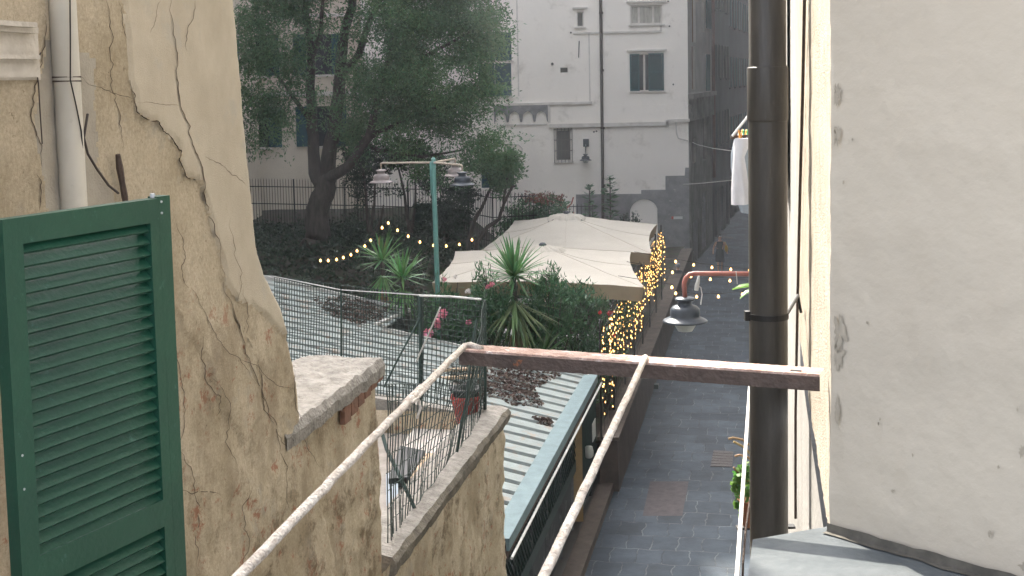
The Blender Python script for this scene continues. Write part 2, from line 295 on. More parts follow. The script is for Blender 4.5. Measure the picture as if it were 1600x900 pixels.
# ------------------------------------------------------------------ mesh builder
class MB:
    def __init__(s): s.v = []; s.f = []; s.m = []; s.cur = 0
    def add(s, vs, fs):
        o = len(s.v); s.v += [tuple(x) for x in vs]
        for f in fs: s.f.append(tuple(i + o for i in f)); s.m.append(s.cur)
        return s
    def obox(s, c, ax, ay, az):       # centre and three half axes
        c = Vector(c); ax, ay, az = Vector(ax), Vector(ay), Vector(az)
        vs = [c + ax * i + ay * j + az * k for k in (-1, 1) for j in (-1, 1) for i in (-1, 1)]
        return s.add(vs, [(0, 2, 3, 1), (4, 5, 7, 6), (0, 1, 5, 4), (2, 6, 7, 3), (0, 4, 6, 2), (1, 3, 7, 5)])
    def box(s, x0, x1, y0, y1, z0, z1):
        return s.obox(((x0 + x1) / 2, (y0 + y1) / 2, (z0 + z1) / 2), ((x1 - x0) / 2, 0, 0), (0, (y1 - y0) / 2, 0), (0, 0, (z1 - z0) / 2))
    def bar(s, a, b, wd, ht, up=(0, 0, 1)):   # box beam
        a, b = Vector(a), Vector(b); d = b - a; L = d.length
        if L < 1e-6: return s
        d = d / L; up = Vector(up)
        sd = d.cross(up)
        if sd.length < 1e-4: sd = d.cross(Vector((1, 0, 0)))
        sd.normalize(); u2 = sd.cross(d)
        return s.obox((a + b) / 2, d * (L / 2), sd * (wd / 2), u2 * (ht / 2))
    def tube(s, pts, r, n=10, jit=0.0):
        pts = [Vector(p) for p in pts]
        rs = r if isinstance(r, (list, tuple)) else [r] * len(pts)
        rings = []; prev = None
        for i, p in enumerate(pts):
            d = (pts[min(i + 1, len(pts) - 1)] - pts[max(i - 1, 0)]).normalized()
            if prev is None:
                a = Vector((0, 0, 1)) if abs(d.z) < 0.9 else Vector((1, 0, 0))
                x = d.cross(a).normalized()
            else:
                x = (prev - d * prev.dot(d)).normalized()
            prev = x; y = d.cross(x)
            rings.append([p + (x * math.cos(2 * math.pi * k / n) + y * math.sin(2 * math.pi * k / n)) * rs[i] * (1 + random.uniform(-jit, jit)) for k in range(n)])
        vs = [q for rg in rings for q in rg]; fs = []
        for i in range(len(rings) - 1):
            for k in range(n):
                fs.append((i * n + k, i * n + (k + 1) % n, (i + 1) * n + (k + 1) % n, (i + 1) * n + k))
        fs.append(tuple(range(n - 1, -1, -1))); fs.append(tuple((len(rings) - 1) * n + k for k in range(n)))
        return s.add(vs, fs)
    def lathe(s, c, prof, n=28, axis=None):      # prof: (r, z)
        c = Vector(c); vs = []; fs = []
        for r, z in prof:
            for k in range(n):
                a = 2 * math.pi * k / n
                vs.append(c + Vector((r * math.cos(a), r * math.sin(a), z)))
        for i in range(len(prof) - 1):
            for k in range(n):
                fs.append((i * n + k, i * n + (k + 1) % n, (i + 1) * n + (k + 1) % n, (i + 1) * n + k))
        if prof[0][0] > 1e-4: fs.append(tuple(range(n - 1, -1, -1)))
        if prof[-1][0] > 1e-4: fs.append(tuple((len(prof) - 1) * n + k for k in range(n)))
        return s.add(vs, fs)
    def prism(s, pts, off):          # polygon (list of points) extruded by vector off
        pts = [Vector(p) for p in pts]; off = Vector(off); n = len(pts)
        vs = pts + [p + off for p in pts]
        fs = [tuple(range(n)), tuple(range(2 * n - 1, n - 1, -1))]
        for i in range(n): fs.append((i, i + n, (i + 1) % n + n, (i + 1) % n)[::-1] if False else (i, (i + 1) % n, (i + 1) % n + n, i + n))
        return s.add(vs, fs)
    def grid(s, rows, closed=False):
        n = len(rows[0]); vs = [q for r_ in rows for q in r_]; fs = []
        for i in range(len(rows) - 1):
            for k in range(n - 1):
                fs.append((i * n + k, i * n + k + 1, (i + 1) * n + k + 1, (i + 1) * n + k))
        return s.add(vs, fs)
    def ell(s, c, rx, ry, rz, n=10, m=7, mat3=None):
        c = Vector(c); vs = []; fs = []
        for i in range(m + 1):
            th = math.pi * i / m
            for k in range(n):
                a = 2 * math.pi * k / n
                q = Vector((rx * math.sin(th) * math.cos(a), ry * math.sin(th) * math.sin(a), rz * math.cos(th)))
                if mat3: q = mat3 @ q
                vs.append(c + q)
        for i in range(m):
            for k in range(n):
                fs.append((i * n + k, (i + 1) * n + k, (i + 1) * n + (k + 1) % n, i * n + (k + 1) % n))
        return s.add(vs, fs)

WL = {}
def mkobj(name, mb, mats, parent=None, loc=None, smooth=False):
    me = bpy.data.meshes.new(name)
    if not isinstance(mats, (list, tuple)): mats = [mats]
    base = WL[parent.name] if parent is not None else Vector(loc if loc is not None else (0, 0, 0))
    vs = np.array(mb.v, dtype=np.float64) - np.array(base)
    me.from_pydata(vs.tolist(), [], mb.f)
    for mm in mats: me.materials.append(mm)
    if len(mats) > 1: me.polygons.foreach_set('material_index', mb.m)
    if smooth: me.polygons.foreach_set('use_smooth', [True] * len(me.polygons))
    me.update()
    o = bpy.data.objects.new(name, me); COL.objects.link(o)
    if parent is not None: o.parent = parent; WL[o.name] = base
    else: o.location = base; WL[o.name] = base
    return o
def tagit(o, label=None, cat=None, group=None, kind=None):
    if label: o['label'] = label
    if cat: o['category'] = cat
    if group: o['group'] = group
    if kind: o['kind'] = kind
    return o
def thing(name, label, cat, loc, group=None):
    o = bpy.data.objects.new(name, None); COL.objects.link(o); o.location = loc; o.empty_display_size = 0.2
    WL[o.name] = Vector(loc); return tagit(o, label, cat, group)
def single(name, mb, mats, label, cat, loc=None, group=None, smooth=False):
    if loc is None:
        a = np.array(mb.v); loc = (a[:, 0].mean(), a[:, 1].mean(), a[:, 2].min())
    return tagit(mkobj(name, mb, mats, None, loc, smooth), label, cat, group)
def struct(name, mb, mats, smooth=False):
    return tagit(mkobj(name, mb, mats, None, (0, 0, 0), smooth), kind='structure')
def part(name, mb, mats, parent, smooth=False, label=None):
    o = mkobj(name, mb, mats, parent, None, smooth)
    if label: o['label'] = label
    return o
def copy_tree(o, parent=None):
    c = o.copy(); COL.objects.link(c)
    if parent is not None: c.parent = parent
    for ch in o.children: copy_tree(ch, c)
    return c

# leaves: arrays of diamond quads
def leaf_obj(name, C, D, W, length, width, mat, parent=None, loc=(0, 0, 0), fold=False):
    """C centres, D unit directions, W unit width directions"""
    n = len(C)
    length = np.broadcast_to(np.asarray(length, float).reshape(-1, 1), (n, 1)); width = np.broadcast_to(np.asarray(width, float).reshape(-1, 1), (n, 1))
    base = np.array(WL[parent.name]) if parent is not None else np.array(loc)
    V = np.empty((n, 4, 3))
    V[:, 0] = C - D * length / 2; V[:, 1] = C - D * length * 0.05 + W * width / 2
    V[:, 2] = C + D * length / 2; V[:, 3] = C - D * length * 0.05 - W * width / 2
    V -= base
    me = bpy.data.meshes.new(name)
    me.vertices.add(4 * n); me.vertices.foreach_set('co', V.reshape(-1))
    me.loops.add(4 * n); me.loops.foreach_set('vertex_index', np.arange(4 * n, dtype=np.int32))
    me.polygons.add(n); me.polygons.foreach_set('loop_start', np.arange(0, 4 * n, 4, dtype=np.int32))
    me.polygons.foreach_set('loop_total', np.full(n, 4, dtype=np.int32))
    me.update(calc_edges=True); me.materials.append(mat)
    o = bpy.data.objects.new(name, me); COL.objects.link(o)
    if parent is not None: o.parent = parent; WL[o.name] = Vector(base)
    else: o.location = base; WL[o.name] = Vector(base)
    return o
def unit(a): return a / np.maximum(np.linalg.norm(a, axis=1, keepdims=True), 1e-9)
def rand_dirs(n, up=0.0, flat=1.0):
    d = rng.normal(size=(n, 3)); d[:, 2] = d[:, 2] * flat + up; d = unit(d)
    w_ = unit(np.cross(d, rng.normal(size=(n, 3)))); return d, w_
def ellipsoid_pts(c, r, n, shell=0.0):
    q = unit(rng.normal(size=(n, 3))) * (rng.random((n, 1)) * (1 - shell ** 3) + shell ** 3) ** (1 / 3)
    return np.array(c) + q * np.array(r)

# ------------------------------------------------------------------ wall with openings
def holes_wall(mb, org, du, u0, u1, z0, z1, holes, nrm, rev=0.25):
    """plane wall; holes: (ua, ub, za, zb). org: point at u=0,z=0 ; nrm points to the viewer"""
    org, du, nrm = Vector(org), Vector(du), Vector(nrm)
    us = sorted(set([u0, u1] + [min(max(h[i], u0), u1) for h in holes for i in (0, 1)]))
    zs = sorted(set([z0, z1] + [min(max(h[i], z0), z1) for h in holes for i in (2, 3)]))
    pt = lambda u, z: org + du * u + Vector((0, 0, z))
    for i in range(len(us) - 1):
        for j in range(len(zs) - 1):
            um, zm = (us[i] + us[i + 1]) / 2, (zs[j] + zs[j + 1]) / 2
            if any(h[0] < um < h[1] and h[2] < zm < h[3] for h in holes): continue
            mb.add([pt(us[i], zs[j]), pt(us[i + 1], zs[j]), pt(us[i + 1], zs[j + 1]), pt(us[i], zs[j + 1])], [(0, 1, 2, 3)])
    for a, b, c, d in holes:
        q = [pt(a, c), pt(b, c), pt(b, d), pt(a, d)]
        for k in range(4):
            p1, p2 = q[k], q[(k + 1) % 4]
            mb.add([p1, p2, p2 - nrm * rev, p1 - nrm * rev], [(0, 1, 2, 3)])
HAZE = 0.0008
# ================================================================== SETTING
mb = MB(); mb.add([(-400, -100, -0.03), (400, -100, -0.03), (400, 600, -0.03), (-400, 600, -0.03)], [(0, 1, 2, 3)])
struct('ground', mb, M_GROUND)
mb = MB(); mb.add([S(-32, -0.1, 0), S(-32, 4.0, 0), S(36, 4.0, 0), Vector((36, 125, 0)), Vector((20, 125, 0)), Vector((4, 62, 0)), S(34, -0.1, 0)], [(0, 1, 2, 3, 4, 5, 6)])
struct('street', mb, M_PAVE)
mb = MB()
pc = [G(1016, 752, 0.004), G(1076, 752, 0.004), G(1066, 806, 0.004), G(1004, 806, 0.004)]
mb.add(pc, [(0, 1, 2, 3)]); struct('paving_patch', mb, M_PATCH)

def sstep(a, b, x): 
    t_ = min(max((x - a) / (b - a), 0), 1); return t_ * t_ * (3 - 2 * t_)
def gz(x, y): return 1.1 + 2.16 * sstep(31.5, 44, y) * sstep(0.5, -3.2, x) + 0.06 * noise.noise(Vector((x * .8, y * .8, 3)))
rows = []
for i in range(70):
    y = 27.9 + i * 0.47; row = []
    xr = S0.x + 0.195 * (y - S0.y) - 0.41
    for k in range(60):
        f = (k / 59) ** 1.5; x = xr - f * 24; row.append(Vector((x, y, gz(x, y))))
    rows.append(row)
mb = MB(); mb.grid(rows); struct('garden_ground', mb, M_GARDEN, smooth=True)

# ------------------------------------------------------------------ low alley wall and plinth
o = thing('garden_wall', 'low brown rendered garden wall with lighter coping, left of the alley under the fairy lights', 'wall', S(15, -0.2, 0))
mb = MB()
n = 60
rows = []
for j, (t_, z) in enumerate([(-0.4, 0), (-0.4, 1.16), (0, 1.16), (0.02, 0.55), (0.03, 0)]):
    rows.append([S(0 + 31.5 * i / n, t_ + 0.02 * noise.noise(Vector((i * .7, j, 0))), z + (0.02 * noise.noise(Vector((i * .5, j, 5))) if 0 < z else 0)) for i in range(n + 1)])
mb.grid(rows); mb.add([S(0, -0.4, 0), S(0, 0.03, 0), S(0, 0.0, 1.15), S(0, -0.4, 1.15)], [(0, 1, 2, 3)])
part('wall', mb, M_BWALL, o)
mb = MB(); mb.bar(S(-0.03, -0.2, 1.205), S(31.4, -0.2, 1.205), 0.48, 0.07); part('coping', mb, M_BTOP, o)
mb = MB(); mb.bar(S(-12, -0.26, 0.10), S(-0.02, -0.26, 0.10), 0.34, 0.20)
single('kerb', mb, M_BTOP, 'narrow brown stone kerb under the shed front, along the near left edge of the alley', 'kerb')

# ------------------------------------------------------------------ far white building
FY = 60.5
def fr(px0, py0, px1, py1, Y=FY):
    xm, ym = (px0 + px1) / 2, (py0 + py1) / 2
    return P(px0, ym, Y).x, P(px1, ym, Y).x, P(xm, py1, Y).z, P(xm, py0, Y).z
def fz(px, py, Y=FY): return P(px, py, Y).z
def fxx(px, py, Y=FY): return P(px, py, Y).x
WB = thing('white_building', 'tall white rendered building with a stepped grey stone base, closing the view beyond the parasols', 'building', (0, FY, 0))
XL0 = fxx(566, 100); XC = 8.4
wins = {'tiny': (901, 18, 912, 42), 'bath': (985, 8, 1035, 38), 'pair': (986, 84, 1036, 142), 'vent': (875, 105, 888, 114),
        'barred': (868, 202, 893, 252), 'upleft': (748, 51, 799, 95), 'lowleft': (748, 99, 799, 150), 'door': (752, 245, 803, 293)}
WR = {k: fr(*v) for k, v in wins.items()}
# more windows above the frame so the facade goes on
extra = []
for i in range(4):
    for k in range(3):
        extra.append((5.7 - i * 3.7, 7.1 - i * 3.7, 16.4 + k * 4.2, 18.6 + k * 4.2))
mb = MB()
holes = [(r_[0], r_[1], r_[2], r_[3]) for r_ in WR.values()] + extra
holes_wall(mb, (0, FY, 0), (1, 0, 0), XL0, XC, 0, 34, holes, (0, -1, 0), 0.22)
mb.add([(XL0, FY, 0), (XL0, FY, 34), (XL0, FY + 10, 34), (XL0, FY + 10, 0)], [(0, 1, 2, 3)])
mb.add([(XL0, FY, 34), (XC, FY, 34), (XC + 2.75, FY + 10, 34), (XL0, FY + 10, 34)], [(0, 1, 2, 3)])
part('wall', mb, M_WHITE, WB)
def fbox(mb, px0, py0, px1, py1, d0, d1, Y=FY):
    x0, x1, z0, z1 = fr(px0, py0, px1, py1, Y); mb.box(x0, x1, Y - d1, Y - d0, z0, z1)
def wframe(r_, wd, y0, y1, mb):
    x0, x1, z0, z1 = r_
    mb.box(x0, x0 + wd, y0, y1, z0, z1); mb.box(x1 - wd, x1, y0, y1, z0, z1)
    mb.box(x0 + wd, x1 - wd, y0, y1, z1 - wd, z1); mb.box(x0 + wd, x1 - wd, y0, y1, z0, z0 + wd)
def window(r_, pane_mat=M_DGLASS, fw=0.05, mull=(), fm=M_TRIM, lintel=True, sill=True):
    m = MB(); wframe(r_, fw, FY + 0.10, FY + 0.15, m)
    for u in mull: 
        xm = r_[0] + (r_[1] - r_[0]) * u; m.box(xm - 0.045, xm + 0.045, FY + 0.09, FY + 0.16, r_[2], r_[3])
    fo = part('window', m, fm, WB)
    m = MB(); m.box(r_[0] + .01, r_[1] - .01, FY + 0.165, FY + 0.18, r_[2] + .01, r_[3] - .01); part('pane', m, pane_mat, fo)
    if sill:
        m = MB(); m.box(r_[0] - 0.1, r_[1] + 0.1, FY - 0.1, FY + 0.1, r_[2] - 0.07, r_[2] - 0.003); part('sill', m, M_TRIM, fo)
    if lintel:
        m = MB(); m.box(r_[0] - 0.18, r_[1] + 0.18, FY - 0.12, FY - 0.003, r_[3] + 0.12, r_[3] + 0.20); part('lintel', m, M_TRIM, fo)
    return fo
window(WR['tiny'])
window(WR['bath'], M_CURT, 0.07, (0.27, 0.72))
fo = window(WR['pair'], mull=(0.42,), fw=0.04)
def shutter_far(x0, x1, z0, z1, y0=FY - 0.07, par=fo):
    m = MB(); m.box(x0, x0 + .07, y0, y0 + .05, z0, z1); m.box(x1 - .07, x1, y0, y0 + .05, z0, z1)
    for zz in (z0, (z0 + z1) / 2 - .04, z1 - .08): m.box(x0 + .07, x1 - .07, y0, y0 + .05, zz, zz + .08)
    z = z0 + .1
    while z < z1 - .1:
        m.obox(((x0 + x1) / 2, y0 + .025, z), ((x1 - x0) / 2 - .07, 0, 0), (0, .02, .018), (0, .003, -.004)); z += .05
    part('shutter', m, M_SHUTF, par)
r_ = WR['pair']
shutter_far(fxx(984, 110), fxx(999, 110), r_[2], r_[3]); shutter_far(fxx(1013, 110), fxx(1037, 110), r_[2] - .02, r_[3] + .02)
window(WR['vent'], fw=0.03, lintel=False, sill=False)
fo = window(WR['barred'], fw=0.06, lintel=False)
m = MB(); x0, x1, z0, z1 = fr(866, 200, 894, 254)
for k in range(6):
    x = x0 + (x1 - x0) * k / 5; m.bar((x, FY - .09, z0), (x, FY - .09, z1), .025, .025)
for k in range(4):
    z = z0 + .05 + (z1 - z0 - .1) * k / 3; m.bar((x0, FY - .06, z), (x1, FY - .06, z), .03, .03)
    m.bar((x0, FY - .06, z), (x0, FY, z), .025, .025); m.bar((x1, FY - .06, z), (x1, FY, z), .025, .025)
part('grille', m, M_CABLE, fo)
for k in ('upleft', 'lowleft'):
    fo = window(WR[k], mull=(0.5,), lintel=False); r_ = WR[k]; xm = (r_[0] + r_[1]) / 2
    shutter_far(r_[0], xm - .01, r_[2], r_[3], FY + 0.0, fo); shutter_far(xm + .01, r_[1], r_[2], r_[3], FY + 0.0, fo)
fo = window(WR['door'], lintel=False, sill=False, fm=M_DKGREEN)
r_ = WR['door']; shutter_far(r_[0], r_[1], r_[2], r_[3], FY + 0.01, fo)
m = MB()
for k in range(9):
    x = r_[0] + (r_[1] - r_[0]) * k / 8; m.bar((x, FY - .06, r_[3]), (x, FY - .06, r_[3] + .45), .025, .025)
m.bar((r_[0], FY - .06, r_[3] + .05), (r_[1], FY - .06, r_[3] + .05), .03, .03); part('spike_rail', m, M_CABLE, fo)
for e in extra: window(e)
# mouldings, stepped string courses
m = MB()
fbox(m, 858, 192, 1043, 198, 0, .14); fbox(m, 1043, 186, 1077, 191, 0, .14); fbox(m, 1040, 187, 1045, 198, 0, .14)
fbox(m, 778, 160, 925, 164, 0, .12); fbox(m, 856, 164, 860, 192, 0, .10); fbox(m, 896, 49, 1033, 52, 0, .07); fbox(m, 1031, 40, 1034, 49, 0, .05)
fbox(m, 780, 194, 855, 196, 0, .05); fbox(m, 920, 53, 922, 158, 0, .02); fbox(m, 808, 0, 810, 150, 0, .05)
part('moulding', m, M_TRIM, WB)
# upper block stands slightly proud
m = MB(); fbox(m, 861, 165, 1042, 191.5, 0, .03); part('render_band', m, M_WHITE, WB)
# corbel frieze of grey stone with small arches
m = MB()
top = P(780, 165, FY).z; y0 = FY - .10
x = fxx(772, 175); xe = fxx(856, 175); step = (xe - x) / 4
pts = [(x, top)]
for k in range(4):
    a = x + step * k; zb = fz(810, 191); zt = fz(810, 176)
    prof = [(0.0, zb), (0.08, zb + .03), (0.16, zb + .35), (0.3, zt), (0.5, zt + .06), (0.7, zt), (0.84, zb + .35), (0.92, zb + .03)]
    for u, z in prof: pts.append((a + u * step, z))
pts += [(xe, fz(856, 191)), (xe, top)]
m.prism([(q[0], y0, q[1]) for q in pts], (0, .098, 0)); part('corbel_frieze', m, M_STONE, WB)
# curved conduit line and small fittings
m = MB(); m.tube([P(775, 225, FY - .03), P(810, 226, FY - .03), P(816, 232, FY - .03), P(815, 243, FY - .03), P(806, 246, FY - .03)], .03, 6)
part('conduit', m, M_TRIM, WB); m = MB(); m.tube([P(1056, 190, FY - .04), P(1057, 208, FY - .04), P(1060, 216, FY - .04), P(1075, 220, FY - .05)], .035, 6); part('conduit', m, M_TRIM, WB)
m = MB(); m.bar(P(905, 64, FY - .06), P(904, 90, FY - .06), .05, .04); m.tube([P(863, 100, FY), P(863, 100, FY - .12)], .07, 8)
for px, py in ((1044, 2), (1046, 41), (892, 51), (932, 205), (1052, 132), (928, 206), (792, 157)):
    m.tube([P(px, py, FY), P(px, py, FY - .05)], .045, 6)
part('iron_tie', m, M_CABLE, WB)
m = MB(); m.tube([P(936.5, -60, FY - .12), P(938.5, 0, FY - .12), P(940.8, 196, FY - .12), P(942, 330, FY - .12), P(942.5, 400, FY - .12)], .075, 10)
for py in (20, 110, 200, 290): m.lathe(P(939 + py * .013, py, FY - .12), [(.075, -.05), (.1, -.05), (.1, .05), (.075, .05)], 10)
part('downpipe', m, M_BROWN, WB, True)
# stepped stone base
m = MB()
def fp(px, py, d): return P(px, py, FY - d)
poly = [fp(900, 304, .06), fp(1002, 303, .06), fp(1002, 297, .06), fp(1040, 296.5, .06), fp(1040, 275, .06), fp(1070, 274.5, .06), fp(1071, 262, .06)]
poly += [Vector((8.4, FY - .06, P(1075, 262, FY).z)), Vector((8.4, FY - .06, -.02)), Vector((fxx(1028, 400), FY - .06, -.02))]
poly += [Vector((fxx(1028, 400), FY - .06, fz(1028, 332)))]
cx, cz = (fxx(984, 330) + fxx(1028, 330)) / 2, fz(1006, 332); rr = (fxx(1028, 330) - fxx(984, 330)) / 2
for k in range(1, 12):
    a = math.pi * k / 12; poly.append(Vector((cx + rr * math.cos(a), FY - .06, cz + rr * .95 * math.sin(a))))
poly += [Vector((cx - rr, FY - .06, cz)), Vector((cx - rr, FY - .06, -.02)), Vector((fxx(900, 400), FY - .06, -.02))]
m.prism(poly, (0, .057, 0)); part('stone_base', m, M_STONE, WB)
m = MB(); fbox(m, 1052, 338, 1066, 342, .06, .09); m2 = MB(); fbox(m2, 1049, 338, 1053, 342, .06, .085)
sg = single('wall_sign', m, M_SIGNW, 'small pale sign with a red end on the grey stone base at the alley corner', 'sign')
part('red_end', m2, M_SIGNR, sg)
# side facade along the alley
SDv = Vector((0.265, 0.964, 0)).normalized(); SN = Vector((SDv.y, -SDv.x, 0)); C0 = Vector((XC, FY, 0))
def sd(px, py, off=0.0):
    return PL(px, py, C0 + SN * off, SN)
def su(px, py):
    q = sd(px, py) - C0; return q.dot(SDv), q.z
def side_rect(px0, py0, px1, py1):
    u0, _ = su(px0, (py0 + py1) / 2); u1, _ = su(px1, (py0 + py1) / 2); _, z0 = su((px0 + px1) / 2, py1); _, z1 = su((px0 + px1) / 2, py0); return u0, u1, z0, z1
def sbox(m, r4, d0, d1):
    u0, u1, z0, z1 = r4
    m.obox(C0 + SDv * ((u0 + u1) / 2) + SN * ((d0 + d1) / 2) + Vector((0, 0, (z0 + z1) / 2)), SDv * ((u1 - u0) / 2), SN * ((d1 - d0) / 2), (0, 0, (z1 - z0) / 2))
uE = su(1112.5, 200)[0]
sw = {'a': side_rect(1081, -60, 1086.5, 66), 'b': side_rect(1081, 72, 1086, 140), 'c': side_rect(1096, -40, 1099.5, 50), 'd': side_rect(1102.5, 85, 1108, 142),
      'e': side_rect(1102.5, -30, 1109.5, 45), 'arch1': side_rect(1081, 345, 1092, 412), 'arch2': side_rect(1097, 300, 1104, 388), 'w1': side_rect(1082, 215, 1087, 255), 'w2': side_rect(1099, 185, 1104, 250)}
mb = MB(); holes_wall(mb, C0, SDv, 0, uE, P(1090, 165, 64).z, 34, [v for k, v in sw.items() if k in 'abcde'], SN, .18)
part('side_wall', mb, M_SIDE, WB)
mb = MB(); holes_wall(mb, C0, SDv, 0, uE, 0, P(1090, 165, 64).z, [v for k, v in sw.items() if len(k) > 1], SN, .3)
part('old_stone_front', mb, M_STONE2, WB)
m = MB(); m.obox(C0 + SDv * .35 - SN * .02 + Vector((0, 0, 3.0)), SDv * .35, SN * .1, (0, 0, 3.0))
u_, z_ = su(1081, 150); _, z2 = su(1113, 142)
sbox(m, (-.1, uE, z_ - .1, z_ + .12), .003, .28)
k = 0.3
while k < uE - .3:
    sbox(m, (k, k + .22, z_ - 1.15, z_ - .1), .003, .2); k += .62
sbox(m, (0, uE, z_ - .75, z_ - .4), .0, .14)
part('corbelled_ledge', m, M_STONE2, WB)
for k, v in sw.items():
    m = MB(); sbox(m, (v[0] + .02, v[1] - .02, v[2] + .02, v[3] - .02), -.16, -.12)
    f = part('window', m, M_DGLASS, WB) if k not in 'ab' else part('brick_recess', m, pm('orange brown infill', (.26, .15, .09), (.17, .10, .065), 3, .9), WB)
    if k in 'de':
        m = MB(); sbox(m, (v[0], v[1], v[2], v[3]), .02, .07); part('shutter', m, M_SHUTF, f)
    if k.startswith('arch'):
        m = MB()
        for q in range(4):
            uu_ = v[0] + (v[1] - v[0]) * (q + .5) / 4; sbox(m, (uu_ - .05, uu_ + .05, v[2], v[3]), -.10, -.02)
        part('door_boards', m, M_STONE, f)
m = MB(); m.tube([C0 + SDv * (uE - .1) + SN * .12 + Vector((0, 0, z)) for z in (3.6, 12, 24)], .09, 8); part('downpipe', m, pm('red brown pipe', (.13, .06, .05), (.09, .045, .04), 3, .6), WB, True)

# ------------------------------------------------------------------ houses further up the alley
def alley_house(name, label, u0, u1, zt, mat, rows_, cols, smat, ground_h=3.4, setb=0.0):
    b = C0 + SDv * u0 - SN * setb
    o = thing(name, label, 'building', b)
    hs = []
    for i in range(cols):
        uc = (u1 - u0) * (i + .5) / cols
        for zc in rows_: hs.append((uc - .5, uc + .5, zc, zc + 1.9))
        hs.append((uc - .75, uc + .75, 0.02, 2.7))
    mb = MB(); holes_wall(mb, b, SDv, 0, u1 - u0, 0, zt, hs, SN, .25)
    bk = -SN * 9
    for (p, q) in ((b, b + SDv * (u1 - u0)),):
        mb.add([p + Vector((0, 0, zt)), q + Vector((0, 0, zt)), q + bk + Vector((0, 0, zt)), p + bk + Vector((0, 0, zt))], [(0, 1, 2, 3)])
        mb.add([q, q + bk, q + bk + Vector((0, 0, zt)), q + Vector((0, 0, zt))], [(0, 1, 2, 3)])
        mb.add([p, p + bk, p + bk + Vector((0, 0, zt)), p + Vector((0, 0, zt))], [(0, 1, 2, 3)])
    part('wall', mb, mat, o)
    for h in hs:
        m = MB(); c = b + SDv * ((h[0] + h[1]) / 2) - SN * .2 + Vector((0, 0, (h[2] + h[3]) / 2))
        m.obox(c, SDv * ((h[1] - h[0]) / 2), SN * .02, (0, 0, (h[3] - h[2]) / 2))
        if h[2] < 1: part('door', m, M_DARK, o); continue
        f = part('window', m, M_DGLASS, o)
        for sgn in (-1, 1):
            m = MB(); uc = (h[0] + h[1]) / 2 + sgn * .78
            m.obox(b + SDv * uc + SN * .05 + Vector((0, 0, (h[2] + h[3]) / 2)), SDv * .25, SN * .025, (0, 0, .95)); part('shutter', m, smat, f)
        m = MB(); m.obox(b + SDv * ((h[0] + h[1]) / 2) + SN * .06 + Vector((0, 0, h[2] - .06)), SDv * .65, SN * .06, (0, 0, .05)); part('sill', m, mat, f)
    return o
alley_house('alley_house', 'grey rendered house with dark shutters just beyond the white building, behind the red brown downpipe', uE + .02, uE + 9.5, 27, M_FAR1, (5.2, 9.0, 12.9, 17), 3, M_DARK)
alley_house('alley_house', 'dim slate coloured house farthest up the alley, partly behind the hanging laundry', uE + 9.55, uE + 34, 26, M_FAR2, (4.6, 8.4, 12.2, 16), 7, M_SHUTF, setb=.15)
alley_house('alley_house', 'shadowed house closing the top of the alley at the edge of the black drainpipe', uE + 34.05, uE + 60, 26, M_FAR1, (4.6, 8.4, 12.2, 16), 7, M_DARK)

# ------------------------------------------------------------------ ochre building behind the trees and the added sun-blocking side house
OB = thing('ochre_building', 'faded ochre and cream building behind the big tree, left of the white building', 'building', (-15, 61, 0))
mb = MB(); hs = []
for i in range(5):
    for z in (6.2, 9.6, 13.2, 17): hs.append((-9.6 - i * 3.1, -8.4 - i * 3.1, z, z + 1.9))
holes_wall(mb, (0, 61, 0), (1, 0, 0), -30, XL0 + 0.1, 0, 43, hs, (0, -1, 0), .22)  # top carried up out of view to block the sun
mb.add([(-30, 61, 43), (XL0, 61, 43), (XL0, 71, 43), (-30, 71, 43)], [(0, 1, 2, 3)])
part('wall', mb, M_OCHRE, OB)
for h in hs:
    m = MB(); m.box(h[0], h[1], 61.15, 61.18, h[2], h[3]); f = part('window', m, M_DGLASS, OB)
    for a, b in ((h[0] - .6, h[0]), (h[1], h[1] + .6)):
        m = MB(); m.box(a, b, 60.92, 60.97, h[2], h[3]); part('shutter', m, M_SHUTF, f)
    m = MB(); m.box(h[0] - .1, h[1] + .1, 60.88, 61.0, h[2] - .1, h[2] - .01); part('sill', m, M_TRIM, f)
m = MB(); m.box(-30, XL0, 60.8, 60.99, 8.6, 8.8); m.box(-30, XL0, 60.85, 60.99, 12.3, 12.45); part('string_course', m, M_TRIM, OB)
SB = thing('sun_blocker_house', 'tall pale house at the garden\'s far left, a strip showing past the weathered wall', 'building', (-13, 36, 0))  # house added to keep the sun off the shed, terrace and street
mb = MB(); hs = []
for i in range(12):
    for z in (5.5, 9.2, 13, 17): hs.append((2.0 + i * 3.3, 3.2 + i * 3.3, z, z + 1.9))
holes_wall(mb, (-11.4, 14, 0), (0, 1, 0), 0, 44, 0, 37, hs, (1, 0, 0), .22)
mb.add([(-11.4, 14, 0), (-11.4, 14, 37), (-20, 14, 37), (-20, 14, 0)], [(0, 1, 2, 3)])
mb.add([(-11.4, 58, 0), (-11.4, 58, 37), (-20, 58, 37), (-20, 58, 0)], [(0, 1, 2, 3)])
mb.add([(-11.4, 14, 37), (-11.4, 58, 37), (-20, 58, 37), (-20, 14, 37)], [(0, 1, 2, 3)])
part('wall', mb, M_OCHRE, SB)
for h in hs:
    m = MB(); m.box(-11.58, -11.55, 14 + h[0], 14 + h[1], h[2], h[3]); f = part('window', m, M_DGLASS, SB)
    for a, b in ((h[0] - .6, h[0]), (h[1], h[1] + .6)):
        m = MB(); m.box(-11.38, -11.33, 14 + a, 14 + b, h[2], h[3]); part('shutter', m, M_SHUTF, f)

